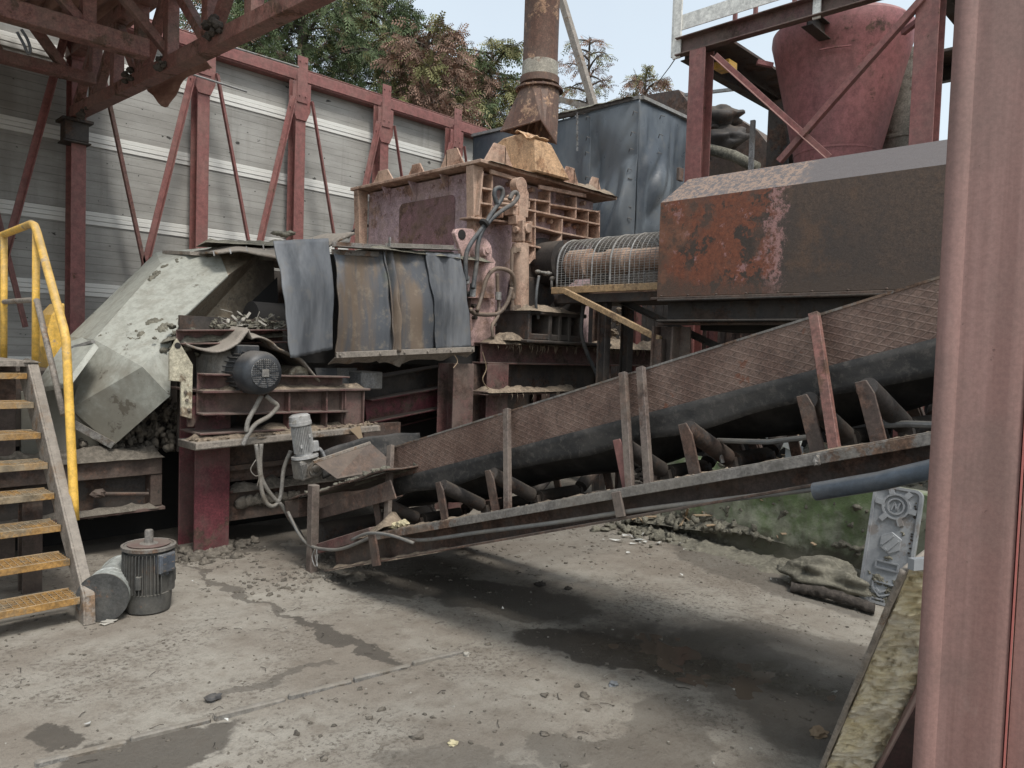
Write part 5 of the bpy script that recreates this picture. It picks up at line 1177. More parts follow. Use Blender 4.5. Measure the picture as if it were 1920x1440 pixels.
# deflector plates at the tail
def defl(a, b):
    t = lerp(P(600, 848, v=5.05), P(786, 812, v=5.05), a); t.z += .05*math.sin(a*3.1)*1.0; return t+V((0, -.05*b, -b*(.20-.02*a)+.02*mn.noise(V((a*4, b*2, 5)))))
G().sheet(defl, 24, 8).build('rubber_deflector', 'rubberdust', T, smooth=True, solid=.014)
pts = [P(588, 866, v=4.85), P(694, 830, v=4.85), P(726, 858, v=4.75), P(728, 880, v=4.7), P(632, 898, v=4.7)]
G().prism(pts, (0, .008, .004)).build('rusty_deflector', 'brown', T, bevel=.002); G().bar(pts[0], pts[1], .02, .018).build('deflector_edge', 'greypost', T)
# pale grey gear motor standing over the tail
gm = P(572, 858, v=5.0); up_ = V((.0, .05, 1)).normalized(); sk = .0
top = P(561, 778, v=5.02); d = (top-gm).normalized(); Lm = (top-gm).length
mt = G().lathe(gm, d, [(0, .10), (.018, .10), (.02, .062), (.035, .06), (Lm-.02, .06)], 32).build('gear_motor', 'motorgrey', T, smooth=35)
x_ = d.cross(V((0, 1, 0))).normalized(); y_ = x_.cross(d)
for k in range(36):
    a = 2*math.pi*k/36; e = x_*math.cos(a)+y_*math.sin(a); G().bar(gm+d*.04+e*.066, gm+d*(Lm-.085)+e*.066, .0035, .017, e).build('cooling_fin', 'motorgrey', mt)
G().lathe(gm+d*(Lm-.08), d, [(0, .078), (.005, .082), (.03, .083), (.032, .079), (.072, .076), (.085, .06), (.088, .001)], 36).build('fan_cowl', 'motorgrey', mt, smooth=35)
for e, zz in ((x_*-.02-y_*.076, .15), (x_*.05-y_*.062, .08)): G().bar(gm+e+d*zz, gm+e+d*(zz+.028), .016, .008, y_).build('cast_lug', 'motorgrey', mt, bevel=.003)
e = -x_*.09; G().bar(gm+e+d*.03, gm+e+d*.11, .05, .06, y_).build('terminal_box', 'motorgrey', mt, bevel=.006)
G().tube(smoothpath([gm+e*1.3+d*.05, gm+e*1.6+d*.02, gm+e*1.9-d*.06]), .014, 8).build('motor_cable', 'galv', mt, smooth=True)
gx = gm-d*.005; g = G(); g.bar(gx-d*.15, gx, .165, .15, y_); gbx = g.build('worm_gearbox', 'gearbox', T, bevel=.012)
G().lathe(gx-d*.08-x_*.03-y_*.075, -y_, [(0, .058), (.012, .058), (.014, .04), (.004, .038), (.004, .028), (.016, .026), (.017, .008)], 28).build('shaft_cover', 'gearbox', gbx, smooth=35)
for k in range(5): G().bar(gx-d*.13+x_*(.04+.011*k)-y_*.078, gx-d*.03+x_*(.04+.011*k)-y_*.078, .004, .02, y_).build('casting_rib', 'gearbox', gbx)

# ------------------------------------------------------------------ rusty flue with hood
cx0, cy0 = 7.45, 7.0
sc0 = P(1012, 150, v=7.0); rsx = sc0.x
T = thing('exhaust_flue', 'tall rusty flue pipe with a flared hood above the shredder', 'flue', (rsx, 7.0, 4.4))
zz = lambda y: P(1012, y, v=7.0).z
r = .235
G().lathe((rsx, 7.0, zz(120)), (0, 0, 1), [(0, r), (1.1, r), (1.11, r+.006), (1.13, r), (4.5, r)], 40).build('pipe', 'stack', T, smooth=35)
G().lathe((rsx, 7.0, zz(148)), (0, 0, 1), [(0, r+.008), (.2, r+.006), (.205, r)], 40).build('pale_band', 'stackband', T, smooth=35)
G().lathe((rsx, 7.0, zz(160)), (0, 0, 1), [(0, r+.02), (.0, r+.03), (.09, r+.03), (.095, r)], 40).build('clamp_band', 'stack', T, smooth=35)
fl = G().lathe((rsx, 7.0, zz(172)), (0, 0, 1), [(0, r), (0, r+.085), (.025, r+.085), (.025, r)], 40).build('flange', 'stack', T, smooth=35)
g = bolts(G(), [(rsx+(r+.06)*math.cos(a), 7+(r+.06)*math.sin(a), zz(172)-.012) for a in [2*math.pi*k/14 for k in range(14)]], (0, 0, 1), .014, .05); g.each('bolt', 'stack', fl)
zt_ = zz(172); n = 16
ring = [V((rsx+(r+.03)*math.cos(2*math.pi*k/n+math.pi/4), 7+(r+.03)*math.sin(2*math.pi*k/n+math.pi/4), zt_)) for k in range(n)]
cb = [P(1046, 232, v=7.55), P(960, 232, v=7.6), P(938, 246, v=6.6), P(1030, 268, v=6.45)]  # rim corners
cb = [P(1000, 262, v=7.65), P(939, 246, v=7.35), P(1014, 224, v=6.62), P(1043, 270, v=6.68)]
low = [lerp(cb[k//4], cb[(k//4+1) % 4], (k % 4)/4) for k in range(16)]
g = G(); g.add(ring+low, [(k, (k+1) % n, (k+1) % n+n, k+n) for k in range(n)]); g.build('flared_hood', 'stack', T, solid=.014)
G().tube([P(939, 246, v=7.34), P(1014, 224, v=6.61), P(1043, 270, v=6.67)], .014, 6).build('hood_lip', 'stack', T)

# ------------------------------------------------------------------ tarpaulin box behind
T = thing('tarpaulin_enclosure', 'tall enclosure hung with creased blue grey tarpaulins behind the shredder', 'enclosure', (9.6, 7.5, 0))
def tarp(p00, p10, h0, h1, name, seed, amp=.09, nseg=40, lab=None):
    p00, p10 = V(p00), V(p10); d = (p10-p00).normalized(); n_ = d.cross(V((0, 0, 1))); L = (p10-p00).length
    def fn(a, b):
        p = lerp(p00, p10, a); p.z = h1+(h0-h1)*b
        w = (math.sin(a*L*3.1+seed+2.2*mn.noise(V((a*L*.8, b*1.2, seed))))*.35+mn.noise(V((a*L*1.4, b*1.5, seed*2)))*1.0+.5*abs(mn.noise(V((a*L*2.5+b*2, b*2.6, seed)))))
        e_ = min(1, a/.14, (1-a)/.14); return p+n_*(amp*w*min(1, b*2+.1)*(.12+.88*e_))
    return G().sheet(fn, nseg, 40).build(name, 'tarp', T, smooth=True, solid=.008)
zt2 = 5.44
tarp((9.5, 10.4, 0), (9.5, 8.75, 0), 3.3, zt2+.1, 'tarpaulin', 1, .03); tarp((9.5, 8.8, 0), (9.5, 7.62, 0), 3.2, zt2, 'tarpaulin', 2, .1)
tarp((9.47, 7.66, 0), (9.47, 6.7, 0), 3.35, zt2, 'tarpaulin', 5, .3); tarp((9.48, 6.72, 0), (10.4, 6.70, 0), 3.3, zt2, 'tarpaulin', 7, .3)
tarp((10.3, 6.7, 0), (11.1, 6.72, 0), 3.2, zt2, 'tarpaulin', 9, .1)
G().box((9.7, 6.9, 0), (11.5, 10.35, 5.3)).build('inner_box', 'dark', T)
G().bar((9.5, 6.7, zt2+.03), (9.5, 10.4, zt2+.11), .1, .05).build('top_rail', 'galv', T); G().bar((9.5, 6.7, zt2+.03), (11.1, 6.7, zt2+.03), .1, .05).build('top_rail', 'galv', T)
g = G()
for (x, y) in ((9.42, 7.64), (9.40, 6.72), (9.9, 6.6)):
    for k in range(7): z = 5.25-k*.27+random.uniform(-.08, .08); y += random.uniform(-.03, .03); g.tube([(x, y-.04, z), (x-.04, y, z+.02), (x, y+.05, z-.02)], .007, 5)
g.each('tie', 'hose', T)
g = G()
for k in range(14): 
    a, b = ((.018, .006) if k % 2 else (.006, .018)); c = P(1082, 215+k*5, u=9.36); g.box((c.x-.006, c.y-a, c.z-.03), (c.x+.006, c.y+a, c.z+.03))
g.build('chain', 'galv', T)
g = G(); g.mud((9.5, 6.8, zt2+.05), (9.5, 8.9, zt2+.08), .25, .06, 5); g.build('dirt', 'mudgrey', T, smooth=True)
pA, pB = P(1050, -12, u=9.9), P(1117, 210, u=9.9)
G().bar(pA, pB, .11, .11).build('leaning_post', base=tuple(pB), mat='greypost', bevel=.004, label='leaning grey steel post between the rusty flue and the tarpaulins', category='post')
G().bar(P(1045, 185, u=9.9), P(1115, 205, u=9.9), .09, .09).build('cross_tie', 'greypost', label='short horizontal steel tie running from the flue to the leaning post', category='steel tie')

# rusty bin with rolled belts
T = thing('rusty_bin', 'brown rusty bin with rolled mats behind the tarpaulins', 'bin', (12, 6, 0))
qb = lambda x, y, u=12.2: P(x, y, u=u)
G().prism([qb(1212, 178), qb(1272, 168), qb(1300, 205), qb(1300, 420), qb(1212, 420)], (.8, 0, 0)).build('side_sheet', 'brown', T)
G().prism([qb(1300, 212), qb(1372, 215), qb(1420, 245), qb(1440, 270), qb(1440, 420), qb(1300, 420)], (.5, 0, 0)).build('side_sheet', 'brown', T)
for i, (px, py, rr_) in enumerate(((1345, 222, .2), (1352, 262, .2), (1330, 240, .15))):
    c = qb(px, py, 11.6); G().lump(c, (rr_*1.1, rr_*2.2, rr_), i+3, 16, 22, .32, 1.9).build('mat_roll', 'dark', T, smooth=True)
G().tube([qb(1325, 278, 11.4), qb(1375, 292, 11.4), qb(1420, 315, 11.4)], .09, 8).build('mat_edge', 'mudgrey', T, smooth=True)
G().bar(qb(1330, 215, 11.5), qb(1330, 300, 11.5), .05, .05).build('upright', 'dark', T)
G().bar(qb(1285, 178), qb(1440, 160), .06, .05).build('top_bar', 'galv', T)

# ------------------------------------------------------------------ steel tower, hopper and pipe
T = thing('steel_tower', 'pink red steel tower with a walkway and white kickboard at upper right', 'tower', (7.9, 3.5, 0))
UT = 7.6
ly, ry = P(1312, 200, u=UT).y, P(1740, 120, u=UT).y
for y in (ly, ry, ry-2.3): 
    G().ibeam((UT, y, 0), (UT, y, 5.05), .2, .2, .014, (1, 0, 0)).build('leg', 'red', T, bevel=.003)
    G().ibeam((10.3, y, 0), (10.3, y, 5.05), .2, .2, .014, (1, 0, 0)).build('leg', 'brown', T, bevel=.003)
for x in (UT, 10.3): G().chan((x, ly+.3, 5.14), (x, -1.5, 5.14), .1, .2, .014).build('platform_beam', 'frame' if x < 8 else 'dark', T, bevel=.003)
for y in (ly+.25, (ly+ry)/2, ry, ry-2.3): G().ibeam((UT+.05, y, 5.1), (10.3, y, 5.1), .12, .16, .012).build('cross_beam', 'dark', T, bevel=.003)
hopper_c = V((8.8, 3.48)); HR = .93
# deck around the hopper opening
for (x0, y0, x1, y1) in ((UT+.02, ly+.3, 10.4, 4.42), (UT+.02, 2.42, 7.72, 4.415), (9.8, 2.42, 10.4, 4.415), (UT+.02, -1.5, 10.4, 2.415)):
    G().box((x0, y0, 5.245), (x1, y1, 5.275)).build('deck_plate', 'brown', T)
G().bar((UT-.03, ly+.32, 5.42), (UT-.03, -1.5, 5.42), .015, .17).build('kickboard', 'white', T)
for y, w in ((ly+.3, .1), (3.25, .08), (1.5, .08)): G().box((UT-.06, y-w/2, 5.02), (UT-.035, y+w/2, 6.4)).build('rail_post', 'white', T, bevel=.003)
G().box((UT-.05, ly+.34, 5.05), (UT+.03, ly+.38, 6.4)).build('rail_post', 'white', T, bevel=.003)
for y in (4.4, 4.15, 3.7): G().box((UT+.4, y-.02, 5.28), (UT+.44, y+.02, 6.4)).build('rail_bar', 'red', T)
G().bar((UT-.03, ly+.3, 6.3), (UT-.03, -1.5, 6.3), .04, .05).build('top_rail', 'white', T)
G().ang(P(1338, 108, u=7.5), P(1552, 300, u=7.5), .08, .06, .008).build('diagonal_brace', 'red', T, bevel=.002)
G().ang(P(1735, -4, u=7.46), P(1462, 305, u=7.46), .07, .06, .008).build('diagonal_brace', 'red', T, bevel=.002)
G().bar((UT, ly-.05, 3.15), (UT, -1.5, 3.15), .1, .12).build('low_beam', 'brown', T)
a = P(1448, 190, u=9.2); G().ibeam((9.6, a.y+.05, 0), (9.6, a.y+.05, 5.0), .3, .18, .016, (1, 0, 0)).build('leg', 'dark', T)
G().ang((9.5, P(1443, 190, u=9.5).y+.2, 2), (9.5, P(1443, 190, u=9.5).y+.2, 4.8), .06, .05).build('slotted_angle', 'galv', T)
for y in (1.9, 1.2, .4): G().bar((9.4, y, 3.0), (9.4, y-.0, 5.1), .08, .08).build('rear_post', 'brown', T)
for z in (3.4, 4.0, 4.6): G().bar((9.45, 2.4, z), (9.45, -1, z), .06, .08).build('rear_rail', 'dark', T)
G().prism([(UT+.5, 4.5, 5.1), (UT+.5, 4.7, 5.1), (UT+.5, 4.7, 5.02), (UT+.5, 4.5, 5.02)], (.2, 0, 0)).build('clip', 'yellow', T)
T = thing('steel_hopper', 'large pink red conical hopper hanging inside the steel tower', 'hopper', (hopper_c.x, hopper_c.y, 2.6))
ctop, cbot = 5.42, 2.6
G().lathe((hopper_c.x, hopper_c.y, cbot), (0, 0, 1), [(0, .20), (1.35, .46), (1.352, .465), (1.37, .467), (1.372, .463), (2.50, .72), (2.64, .755), (2.72, .75), (2.77, .70)], 64).build('cone', 'hopper', T, smooth=35)
G().tube([V((hopper_c.x-.6*1.01*math.cos(a)*1.29, hopper_c.y+.6*math.sin(a)*1.29, 4.9)) for a in [-.5, -.3, -.1]], .01, 5).build('lifting_lug', 'hopper', T)
for yy in (.5, -.75): G().bar((hopper_c.x-.55, hopper_c.y+yy*1.1, 4.95), (hopper_c.x-.68, hopper_c.y+yy*1.35, 4.98), .05, .05).build('lifting_lug', 'hopper', T)
pc_ = P(1705, 200, u=9.6)
T = thing('pale_pipe', 'pale grey vertical pipe behind the pink red tower leg', 'pipe', (9.6, pc_.y, 0))
G().lathe((9.6, pc_.y, 0), (0, 0, 1), [(0, .3), (4.2, .3), (4.21, .32), (4.24, .32), (4.25, .3), (5.2, .3)], 36).build('pipe', 'palepipe', T, smooth=35)
G().tube([P(1283, 85, u=7.6), P(1256, 125, u=9), P(1228, 162, u=10.5)], .008, 4).build('guy_wire', 'hose', label='thin slack wire running down from the walkway corner', category='wire')

# added sheeting that blocks light and keeps the space behind the tower dark
T = thing('rear_light_block', 'added dark brown sheeting that blocks light behind the steel tower', 'light blocker', (11, 3, 0))
def shd(x0, y0, x1, y1, h):
    d = V((x1-x0, y1-y0, 0)); n_ = V((-d.y, d.x, 0)).normalized()
    return G().sheet(lambda a, b: V((x0+d.x*a, y0+d.y*a, h*b))+n_*(.03*math.sin(a*d.length*2*math.pi/.2)), 160, 2)
shd(10.9, -3, 10.9, 6.4, 3.6).build('front_sheet', 'brown', T, solid=.01); shd(8.8, 6.6, 10.9, 6.4, 3.3).build('side_sheet', 'dark', T, solid=.01)
G().box((9.1, -2.8, 0), (10.6, 6.3, 1.5)).build('shade_block', 'black', T)  # added black block that keeps the background dark

# ------------------------------------------------------------------ low green wall, cast plate, sack, plank, heap
WA, WB = V((5.93, 3.78, 0)), V((5.50, .2, 0)); wd = (WB-WA).normalized(); wn_ = V((wd.y, -wd.x, 0))
if wn_.x > 0: wn_ = -wn_
T = thing('low_concrete_wall', 'low algae green concrete wall under the conveyor', 'wall', (5.7, 2.2, 0))
def gwf(a, b):
    p = lerp(WA, WB, a); return p+V((0, 0, b*.74-.03))+wn_*(.03*mn.noise(V((a*9, b*3, 0)))+.012*mn.noise(V((a*40, b*14, 0))))
L_ = (WB-WA).length
G().sheet(gwf, 90, 22).build('wall_face', 'green', T, smooth=True)
G().prism([WA-wn_*.035, WB-wn_*.035, WB-wn_*.3, WA-wn_*.3], (0, 0, .70)).build('wall_core', 'green', T, bevel=.02)
g = G(); rr = random.Random(21)
g.mud(lerp(WA, WB, -.02)+wn_*.10, lerp(WA, WB, .98)+wn_*.14, .45, .06, 5, freq=14); g.mud(lerp(WA, WB, .45)+wn_*.05, lerp(WA, WB, .64)+wn_*.06, .16, .10, 8, freq=14)
for i in range(160): g.lump(WA+V((rr.gauss(-.12, .16), rr.gauss(.02, .2), .02)), (rr.uniform(.008, .045),)*2+(rr.uniform(.01, .04),), i, 5, 7, .6)
g.build('caked_mud', 'mudgrey', T, smooth=True)

crust(gwf, wn_, 240, 60, lambda a, b: .62-.9*max(0, .30-b)-.55*math.exp(-((b-(.86-.9*(a-.42)))/.05)**2)*(.4 < a < .72)-.5*math.exp(-((b-.36)/.06)**2)*(.45 < a < .66)-.3*(a < .2), .03, 11, 2).build('mud_crust', 'mudgrey', T, smooth=True)
BL, TL = P(1608, 1122, u=5.30), P(1641, 906, u=5.44)
T = thing('cast_plate', 'grey cast metal plate with raised emblems leaning on the green wall', 'cast plate', tuple(BL))
ht = (TL-BL).length; va = (TL-BL).normalized(); hz = V((0, -1, 0)); hz = (hz-va*hz.dot(va)).normalized(); nz = hz.cross(va).normalized()
if nz.x > 0: nz = -nz
wv_ = (P(1734, 912, u=5.44)-TL).dot(hz)
def sp(s, t, o=0.): return BL+hz*(s*wv_)+va*(ht*(1-t))+nz*o
poly = rrect((.5, .5), 1, 1, .001)
def rr_sign(m, rad, o): 
    return [BL+hz*(x+wv_/2)+va*(y+ht/2)+nz*o for x, y in rrect((0, 0), wv_-2*m, ht-2*m, rad)]
G().prism(rr_sign(0, .05, 0), -nz*.03).build('plate', 'castalu', T, bevel=.003)
g = G(); a = rr_sign(0, .05, .001); b = rr_sign(.018, .035, .001); n = len(a); a2 = [p+nz*.014 for p in a]; b2 = [p+nz*.014 for p in b]
g.add(a+b+a2+b2, [(2*n+i, 2*n+(i+1) % n, 3*n+(i+1) % n, 3*n+i) for i in range(n)]+[(i, (i+1) % n, 2*n+(i+1) % n, 2*n+i) for i in range(n)]+[(n+i, 3*n+i, 3*n+(i+1) % n, n+(i+1) % n) for i in range(n)])
g.build('raised_rim', 'castalu', T)
def stroke(g, pts, w=.010, h=.013, closed=False):
    pts = [sp(*p, .0) for p in pts]; m = len(pts)
    for i in range(m if closed else m-1): g.bar(pts[i]+nz*h/2, pts[(i+1) % m]+nz*h/2, w, h, nz)
def circ(c, r, n=22): return [(c[0]+r*math.cos(2*math.pi*k/n), c[1]+r*wv_/ht*math.sin(2*math.pi*k/n)) for k in range(n)]
em = G(); c = (.50, .165)
stroke(em, circ(c, .265), .013, .016, True); stroke(em, circ(c, .165), .011, .014, True)
for k in range(6):
    an = math.pi/3*k+.15; l0, l1 = .27, .43; k_ = wv_/ht
    stroke(em, [(c[0]+l0*math.cos(an), c[1]+l0*k_*math.sin(an)), (c[0]+l1*math.cos(an), c[1]+l1*k_*math.sin(an))], .035, .017)
stroke(em, [(.42, .20), (.47, .135), (.53, .195), (.58, .13)], .01, .015)
em.build('gear_emblem', 'castalu', T)
em = G(); hx = [(.5+.24*math.cos(math.pi/3*k+math.pi/6), .475+.24*wv_/ht*math.sin(math.pi/3*k+math.pi/6)) for k in range(6)]
em.prism([sp(x, y, 0) for x, y in hx], nz*.012); em.build('hexagon_emblem', 'castalu', T, bevel=.002)
em = G(); 
for pts in ([(.34, .50), (.55, .41)], [(.46, .545), (.66, .445)], [(.40, .53), (.46, .545)]): stroke(em, pts, .012, .022)
em.build('raised_lettering', 'castalu', T)
em = G(); stroke(em, [(.27, .64), (.72, .64), (.72, .70), (.27, .70)], .010, .014, True); em.build('raised_lettering', 'castalu', T)
em = G(); stroke(em, [(.27, .815), (.74, .815), (.74, .88)], .010, .014); stroke(em, [(.27, .815), (.27, .87), (.43, .93), (.74, .88)], .010, .014); stroke(em, [(.34, .87), (.42, .90), (.55, .87)], .012, .014); em.build('raised_lettering', 'castalu', T)
em = G(); stroke(em, [(.27, .955), (.55, .955), (.55, .985), (.27, .985)], .010, .012, True); em.build('raised_lettering', 'castalu', T)
em = G(); rr = random.Random(31)
for t in (.13, .15, .17, .2, .22, .36, .38, .41, .44, .48, .52): em.bar(sp(.88+rr.uniform(-.02, .02), t, .003), sp(.90+rr.uniform(-.02, .02), t+.012, .003), .012, .006, nz)
em.build('small_lettering', 'dark', T)
bl_ = lambda t, c, w: math.exp(-((t-c)/w)**2)
crust(lambda a, b: sp(.03+.94*a, .02+.97*b, .001), nz, 90, 200, lambda a, b: 1.05-.95*max(min(1, max(0, (b-.68)/.12))*(1.1-.35*(a > .75)), .75*bl_(b, .605, .03)*(1-abs(a-.5)*1.5), .8*bl_(b, .41, .05)*(1-abs(a-.5)*1.6), .55*bl_(b, .09, .03), .5*bl_(b, .13, .03)*(a > .65)), .016, 16, 4).build('caked_mud', 'mudgrey', T, smooth=True)

sc_ = P(1545, 1088, z=.1)
G().lump(sc_+V((.10, .02, .0)), (.16, .27, .12), 6, 30, 44, .34, 2.2).build('mud_sack', 'mudgrey', smooth=True, label='slumped sack covered in grey mud at the foot of the green wall', category='sack')
p0, p1 = P(1484, 1100, z=.03), P(1640, 1142, z=.03)
g = G()
def plk(a, b):
    an = 2*math.pi*b; p = lerp(p0, p1, a); return p+V((.045*math.cos(an), .012*math.cos(an), .035*math.sin(an)))*(1+.35*mn.noise(V((a*14, math.cos(an), math.sin(an)))))+V((0, 0, .02*math.sin(a*3.1)))
g.sheet(plk, 50, 10); g.build('charred_plank', 'muddark', smooth=True, label='charred dark plank lying in front of the mud sack', category='plank')

def heapf(a, b):
    x = 5.78+a*3.3; y = -1.5+b*5.6; p = V((x, y, 0))
    e = min(1, (x-5.7)/.5)*min(1, max(0, (4.15-y)/1.3)); return V((x, y, .05+e*(.72+.22*mn.noise(p*.9)+.12*mn.noise(p*2.7)+.06*mn.noise(p*7)+.03*mn.noise(p*18))))
g = G().sheet(heapf, 70, 110); rr = random.Random(13)
for i in range(900): g.lump(heapf(rr.random()**1.6*.6, rr.random()), (rr.uniform(.01, .045),)*3, i, 5, 6, .7)
g.build('rubble_heap', 'mudgrey', smooth=True, base=(6, 2, 0), kind='stuff', label='heap of muddy rubble and scrap behind the low green wall', category='rubble')
g = G()
for i in range(160):
    c_ = heapf(rr.random()**1.4*.5, rr.random())+V((0, 0, .03)); d = V((rr.gauss(0, 1), rr.gauss(0, 1), rr.gauss(0, .3))).normalized(); g.bar(c_-d*.08, c_+d*rr.uniform(.05, .3), rr.uniform(.01, .05), .008, (rr.gauss(0, .5), rr.gauss(0, .5), 1))
g.build('splintered_wood', 'straw', base=(6, 2, .8), kind='stuff', label='splintered wood and strips strewn over the rubble heap', category='scrap')
def scurl(a, b):
    t = a*1.6; return P(1400, 862, u=6.0)+V((.0, -.30*math.sin(t*.8)-.1*b, .14*math.sin(t*1.15)))+V((.06*b, .0, .10*b-.02*a))
G().sheet(scurl, 14, 6).build('curved_scrap', 'scrapwhite', smooth=True, solid=.01, label='curved white plastic scrap on the rubble heap', category='scrap')
G().bar(P(1432, 805, u=6.05), P(1500, 838, u=5.95), .02, .12).build('flat_scrap', 'scrapwhite', bevel=.003, label='flat pale panel strip leaning on the rubble heap', category='scrap')
G().box(tuple(P(1472, 838, u=6.0)), tuple(P(1498, 866, u=6.1)+V((.08, 0, 0)))).build('duct_scrap', 'scrapgrey', bevel=.006, label='small grey duct box among the scrap on the heap', category='scrap')
G().bar(P(1377, 852, u=6.0), P(1388, 832, u=6.02), .05, .03).build('blue_scrap', 'scrapblue', bevel=.005, label='small blue plastic piece on the rubble heap', category='scrap')
G().tube(smoothpath([P(1465, 795, u=6.1), P(1490, 805, u=6.0), P(1496, 818, u=5.95), P(1485, 815, u=5.95)]), .01, 6).build('wire_scrap', 'straw', smooth=True, label='bent copper coloured wire on the rubble heap', category='wire')

# ------------------------------------------------------------------ near right: red cladding post and insulated panel
rd_ = FW+RT*((1755-960)/FPX); rd_.z = 0; ct = CAM+rd_*1.32; ct.z = 0; rdn = rd_.normalized(); tn = V((rdn.y, -rdn.x, 0))
T = thing('red_cladding', 'close up red profiled steel cladding at the right edge', 'cladding', tuple(ct))
def pf(pts, th=.0): return [ct+tn*(a*.88)+rdn*b+V((0, 0, -.02)) for a, b in pts]
pr = [(.0, .03), (-.004, .012), (.004, .003), (.014, 0), (.028, .001), (.036, .006), (.046, .006), (.058, .0045), (.09, .004), (.125, .0045), (.140, .005), (.148, .009), (.1485, .05), (.0, .05)]
g = G(); g.prism(pf(pr), (0, 0, 4)); g.build('profile', 'rednear', T, smooth=35)
G().prism(pf([(.1495, .004), (.153, .0035), (.153, .05), (.1495, .05)]), (0, 0, 4)).build('bright_edge', 'rededge', T)
G().prism(pf([(.158, .03), (.4, .028), (.4, .05), (.158, .05)]), (0, 0, 4)).build('side_sheet', 'rednear', T)
L0, L1 = P(1548, 1440, z=.16), P(1706, 1066, z=1.05); ldir = (L0-L1); Lg = L1+ldir*(1.05/ldir.z*-1); R0 = P(1640, 1440, z=.17); thv = (R0-L0); thv.z = 0
wd_ = (V((Lg.x, Lg.y, 0))-CAM); wd_.z = 0; wd_.normalize(); dep = (wd_-V((-wd_.y, wd_.x, 0))*.30).normalized()
T = thing('insulated_panel', 'broken sandwich panel with torn yellow wool core leaning beside the red cladding', 'panel', (Lg.x, Lg.y, 0))
th_ = thv.normalized()*min(thv.length, .17)
def woolf(a, b):
    p = lerp(Lg, L1, a)+th_*b; k = mn.noise(p*7)*.55+mn.noise(p*19)*.4+mn.noise(V((p.x*26, p.y*26, p.z*75)))*.45+.4*abs(mn.noise(p*33))
    return p-dep*(.05*k*(1 if 0 < b < 1 else .3))
G().sheet(woolf, 170, 26).build('wool_core', 'wool', T)
G().prism([Lg+dep*.03, L1+dep*.03, L1+th_*.97+dep*.03, Lg+th_*.97+dep*.03], dep*.7).build('core_block', 'wool', T)
def skin(o, w, seed):
    def fn(a, b):
        p = lerp(Lg, L1, a)+o+dep*(b*.75-.03*(b == 0)-.012*mn.noise(V((a*30, seed, 0)))*(b == 0)); return p-th_.normalized()*(w*(.5+.5*math.sin(b*30)))
    return fn
G().sheet(skin(-th_*.07, .0, 1), 60, 30).build('outer_skin', 'greypost', T, solid=.014, smooth=True)
G().sheet(skin(th_*1.02, .0, 4), 40, 10).build('inner_skin', 'frame', T, solid=.006, smooth=True)
G().bar(P(1708, 1058, z=1.07), P(1745, 1055, z=1.07), .02, .03).build('top_trim', 'scrapgrey', T)
G().prism([P(1646, 1440, z=.02), P(1640, 1470, z=0), P(1790, 1470, z=0), P(1790, 1150, z=.70), P(1736, 1150, z=.72)], dep*.05).build('gap_shade_panel', 'gapshade', label='added dark maroon sheet standing in for shade behind the torn wool panel', category='panel', bevel=.004)  # added sheet, coloured dark as the shade in the gap

# ------------------------------------------------------------------ loose things and litter on the ground
for i, (px, py, r_, mat, lab, cat) in enumerate([(400, 1309, (.035, .022, .018), 'motorblack', 'small black lump lying on the open concrete near the steel joint', 'lump'),
    (848, 1394, (.02, .02, .012), 'yellowlump', 'small yellow lump on the ground near the camera', 'lump'),
    (672, 1084, (.10, .07, .035), 'mud', 'flat muddy slab under the tail of the belt conveyor', 'slab'),
    (1013, 1096, (.035, .03, .022), 'muddark', 'dark clod on the pale ground below the belt conveyor', 'clod'),
    (1065, 1103, (.025, .02, .015), 'muddark', 'smaller dark clod right of the other below the belt conveyor', 'clod'),
    (1150, 1283, (.025, .02, .012), 'scrapgrey', 'grey crumpled scrap on wet ground', 'scrap'),
    (1535, 1376, (.045, .03, .02), 'straw', 'orange brown torn fragment beside the insulated panel', 'fragment'),
    (203, 1166, (.04, .025, .008), 'stone', 'flat pale shard in front of the lying drum', 'shard'),
    (875, 1227, (.018, .014, .012), 'stone', 'white pebble at the end of the steel joint', 'pebble')]):
    G().lump(P(px, py, z=.006), r_, i+40, 8, 12, .6, 2).build('litter_piece' if cat in ('scrap', 'fragment', 'shard') else 'ground_'+cat, mat, smooth=45, label=lab, category=cat)
rr = random.Random(77)
def field(n, fn, smin, smax, flat=.55, pw=2.5, seed=0):
    g = G()
    for i in range(n):
        x, y = fn()
        r_ = smin+(smax-smin)*rr.random()**pw; g.lump((x, y, gz(x, y)+r_*.15), (r_*rr.uniform(.7, 1.4), r_*rr.uniform(.7, 1.4), r_*flat), i+seed, 4, 6, .6)
    return g
def anyw():
    while True:
        x, y = rr.uniform(.5, 6), rr.uniform(.4, 6)
        if x+y > 3.1 and rr.random() < .45+.9*max(0, mn.noise(V((x*1.6, y*1.6, 3)))+.2): return x, y
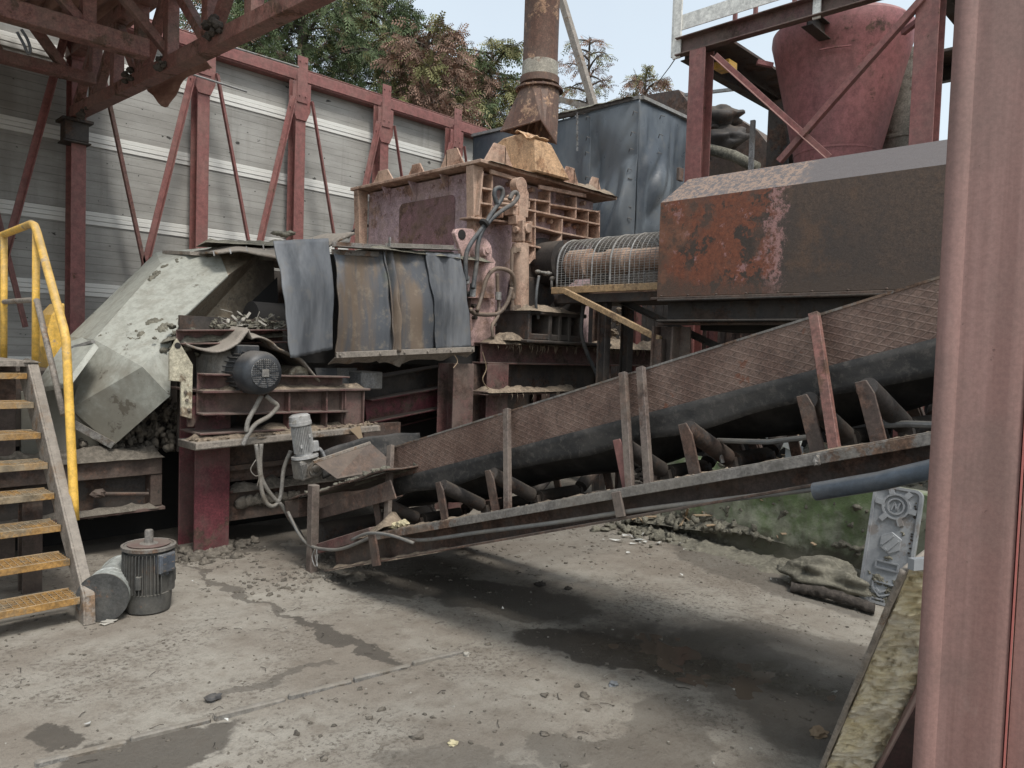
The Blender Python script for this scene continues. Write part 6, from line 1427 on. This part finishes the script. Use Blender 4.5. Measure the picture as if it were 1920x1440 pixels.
def nearm():
    k = rr.random()
    if k < .3: return 2.82+rr.gauss(0, .3), 4.62+rr.gauss(0, .2)
    if k < .55: return 2.5+rr.gauss(0, .22), 5.55+rr.gauss(0, .18)
    if k < .75: return rr.uniform(3, 5.6), 4.3+rr.gauss(0, .5)
    if k < .9: a = rr.random(); p = lerp(WA, WB, a); return p.x-abs(rr.gauss(.1, .2)), p.y
    return rr.uniform(.3, 3), rr.uniform(1.4, 2.9)
field(7000, anyw, .0015, .010, pw=5).build('mud_crumbs', 'mud', smooth=True, base=(2.5, 3, 0), kind='stuff', label='dark mud crumbs scattered all over the yard', category='crumbs')
field(2600, nearm, .002, .020, pw=4, seed=9000).build('dirt_clods', 'mud', smooth=True, base=(2.8, 4.6, 0), kind='stuff', label='dark dirt clods gathered round the machine feet', category='clods')
field(420, lambda: anyw() if rr.random() < .6 else nearm(), .002, .009, seed=500).build('pale_chips', 'stone', smooth=True, base=(2.5, 3, 0), kind='stuff', label='pale stone and plastic chips dotted over the yard', category='chips')
g = G()
for i in range(70):
    a = rr.random(); x, y = (5.55+rr.gauss(0, .2), 3.6+rr.gauss(0, .25)) if a < .45 else (5.3+rr.gauss(0, .1), 2.25+rr.gauss(0, .1)) if a < .65 else anyw()
    s = rr.uniform(.01, .035)*(1 if x > 5.0 else .4); c_ = V((x, y, gz(x, y)+.012)); g.add([c_+V((rr.gauss(0, s), rr.gauss(0, s), rr.uniform(0, .02))) for _ in range(4)], [(0, 1, 2), (0, 2, 3)])
g.build('white_litter', 'scrapwhite', base=(5.5, 3.6, 0), kind='stuff', label='white torn plastic litter by the end of the green wall', category='litter')
g = G()
for i in range(260):
    x, y = anyw(); d = V((rr.gauss(0, 1), rr.gauss(0, 1), 0)).normalized(); c_ = V((x, y, gz(x, y)+.004)); L = rr.uniform(.008, .035); g.tube([c_-d*L, c_+V((rr.gauss(0, .006), rr.gauss(0, .006), .006)), c_+d*L], rr.uniform(.0008, .002), 4)
g.build('twigs', 'muddark', base=(2.5, 3, 0), kind='stuff', label='thin twigs and fibres strewn over the muddy yard', category='twigs')
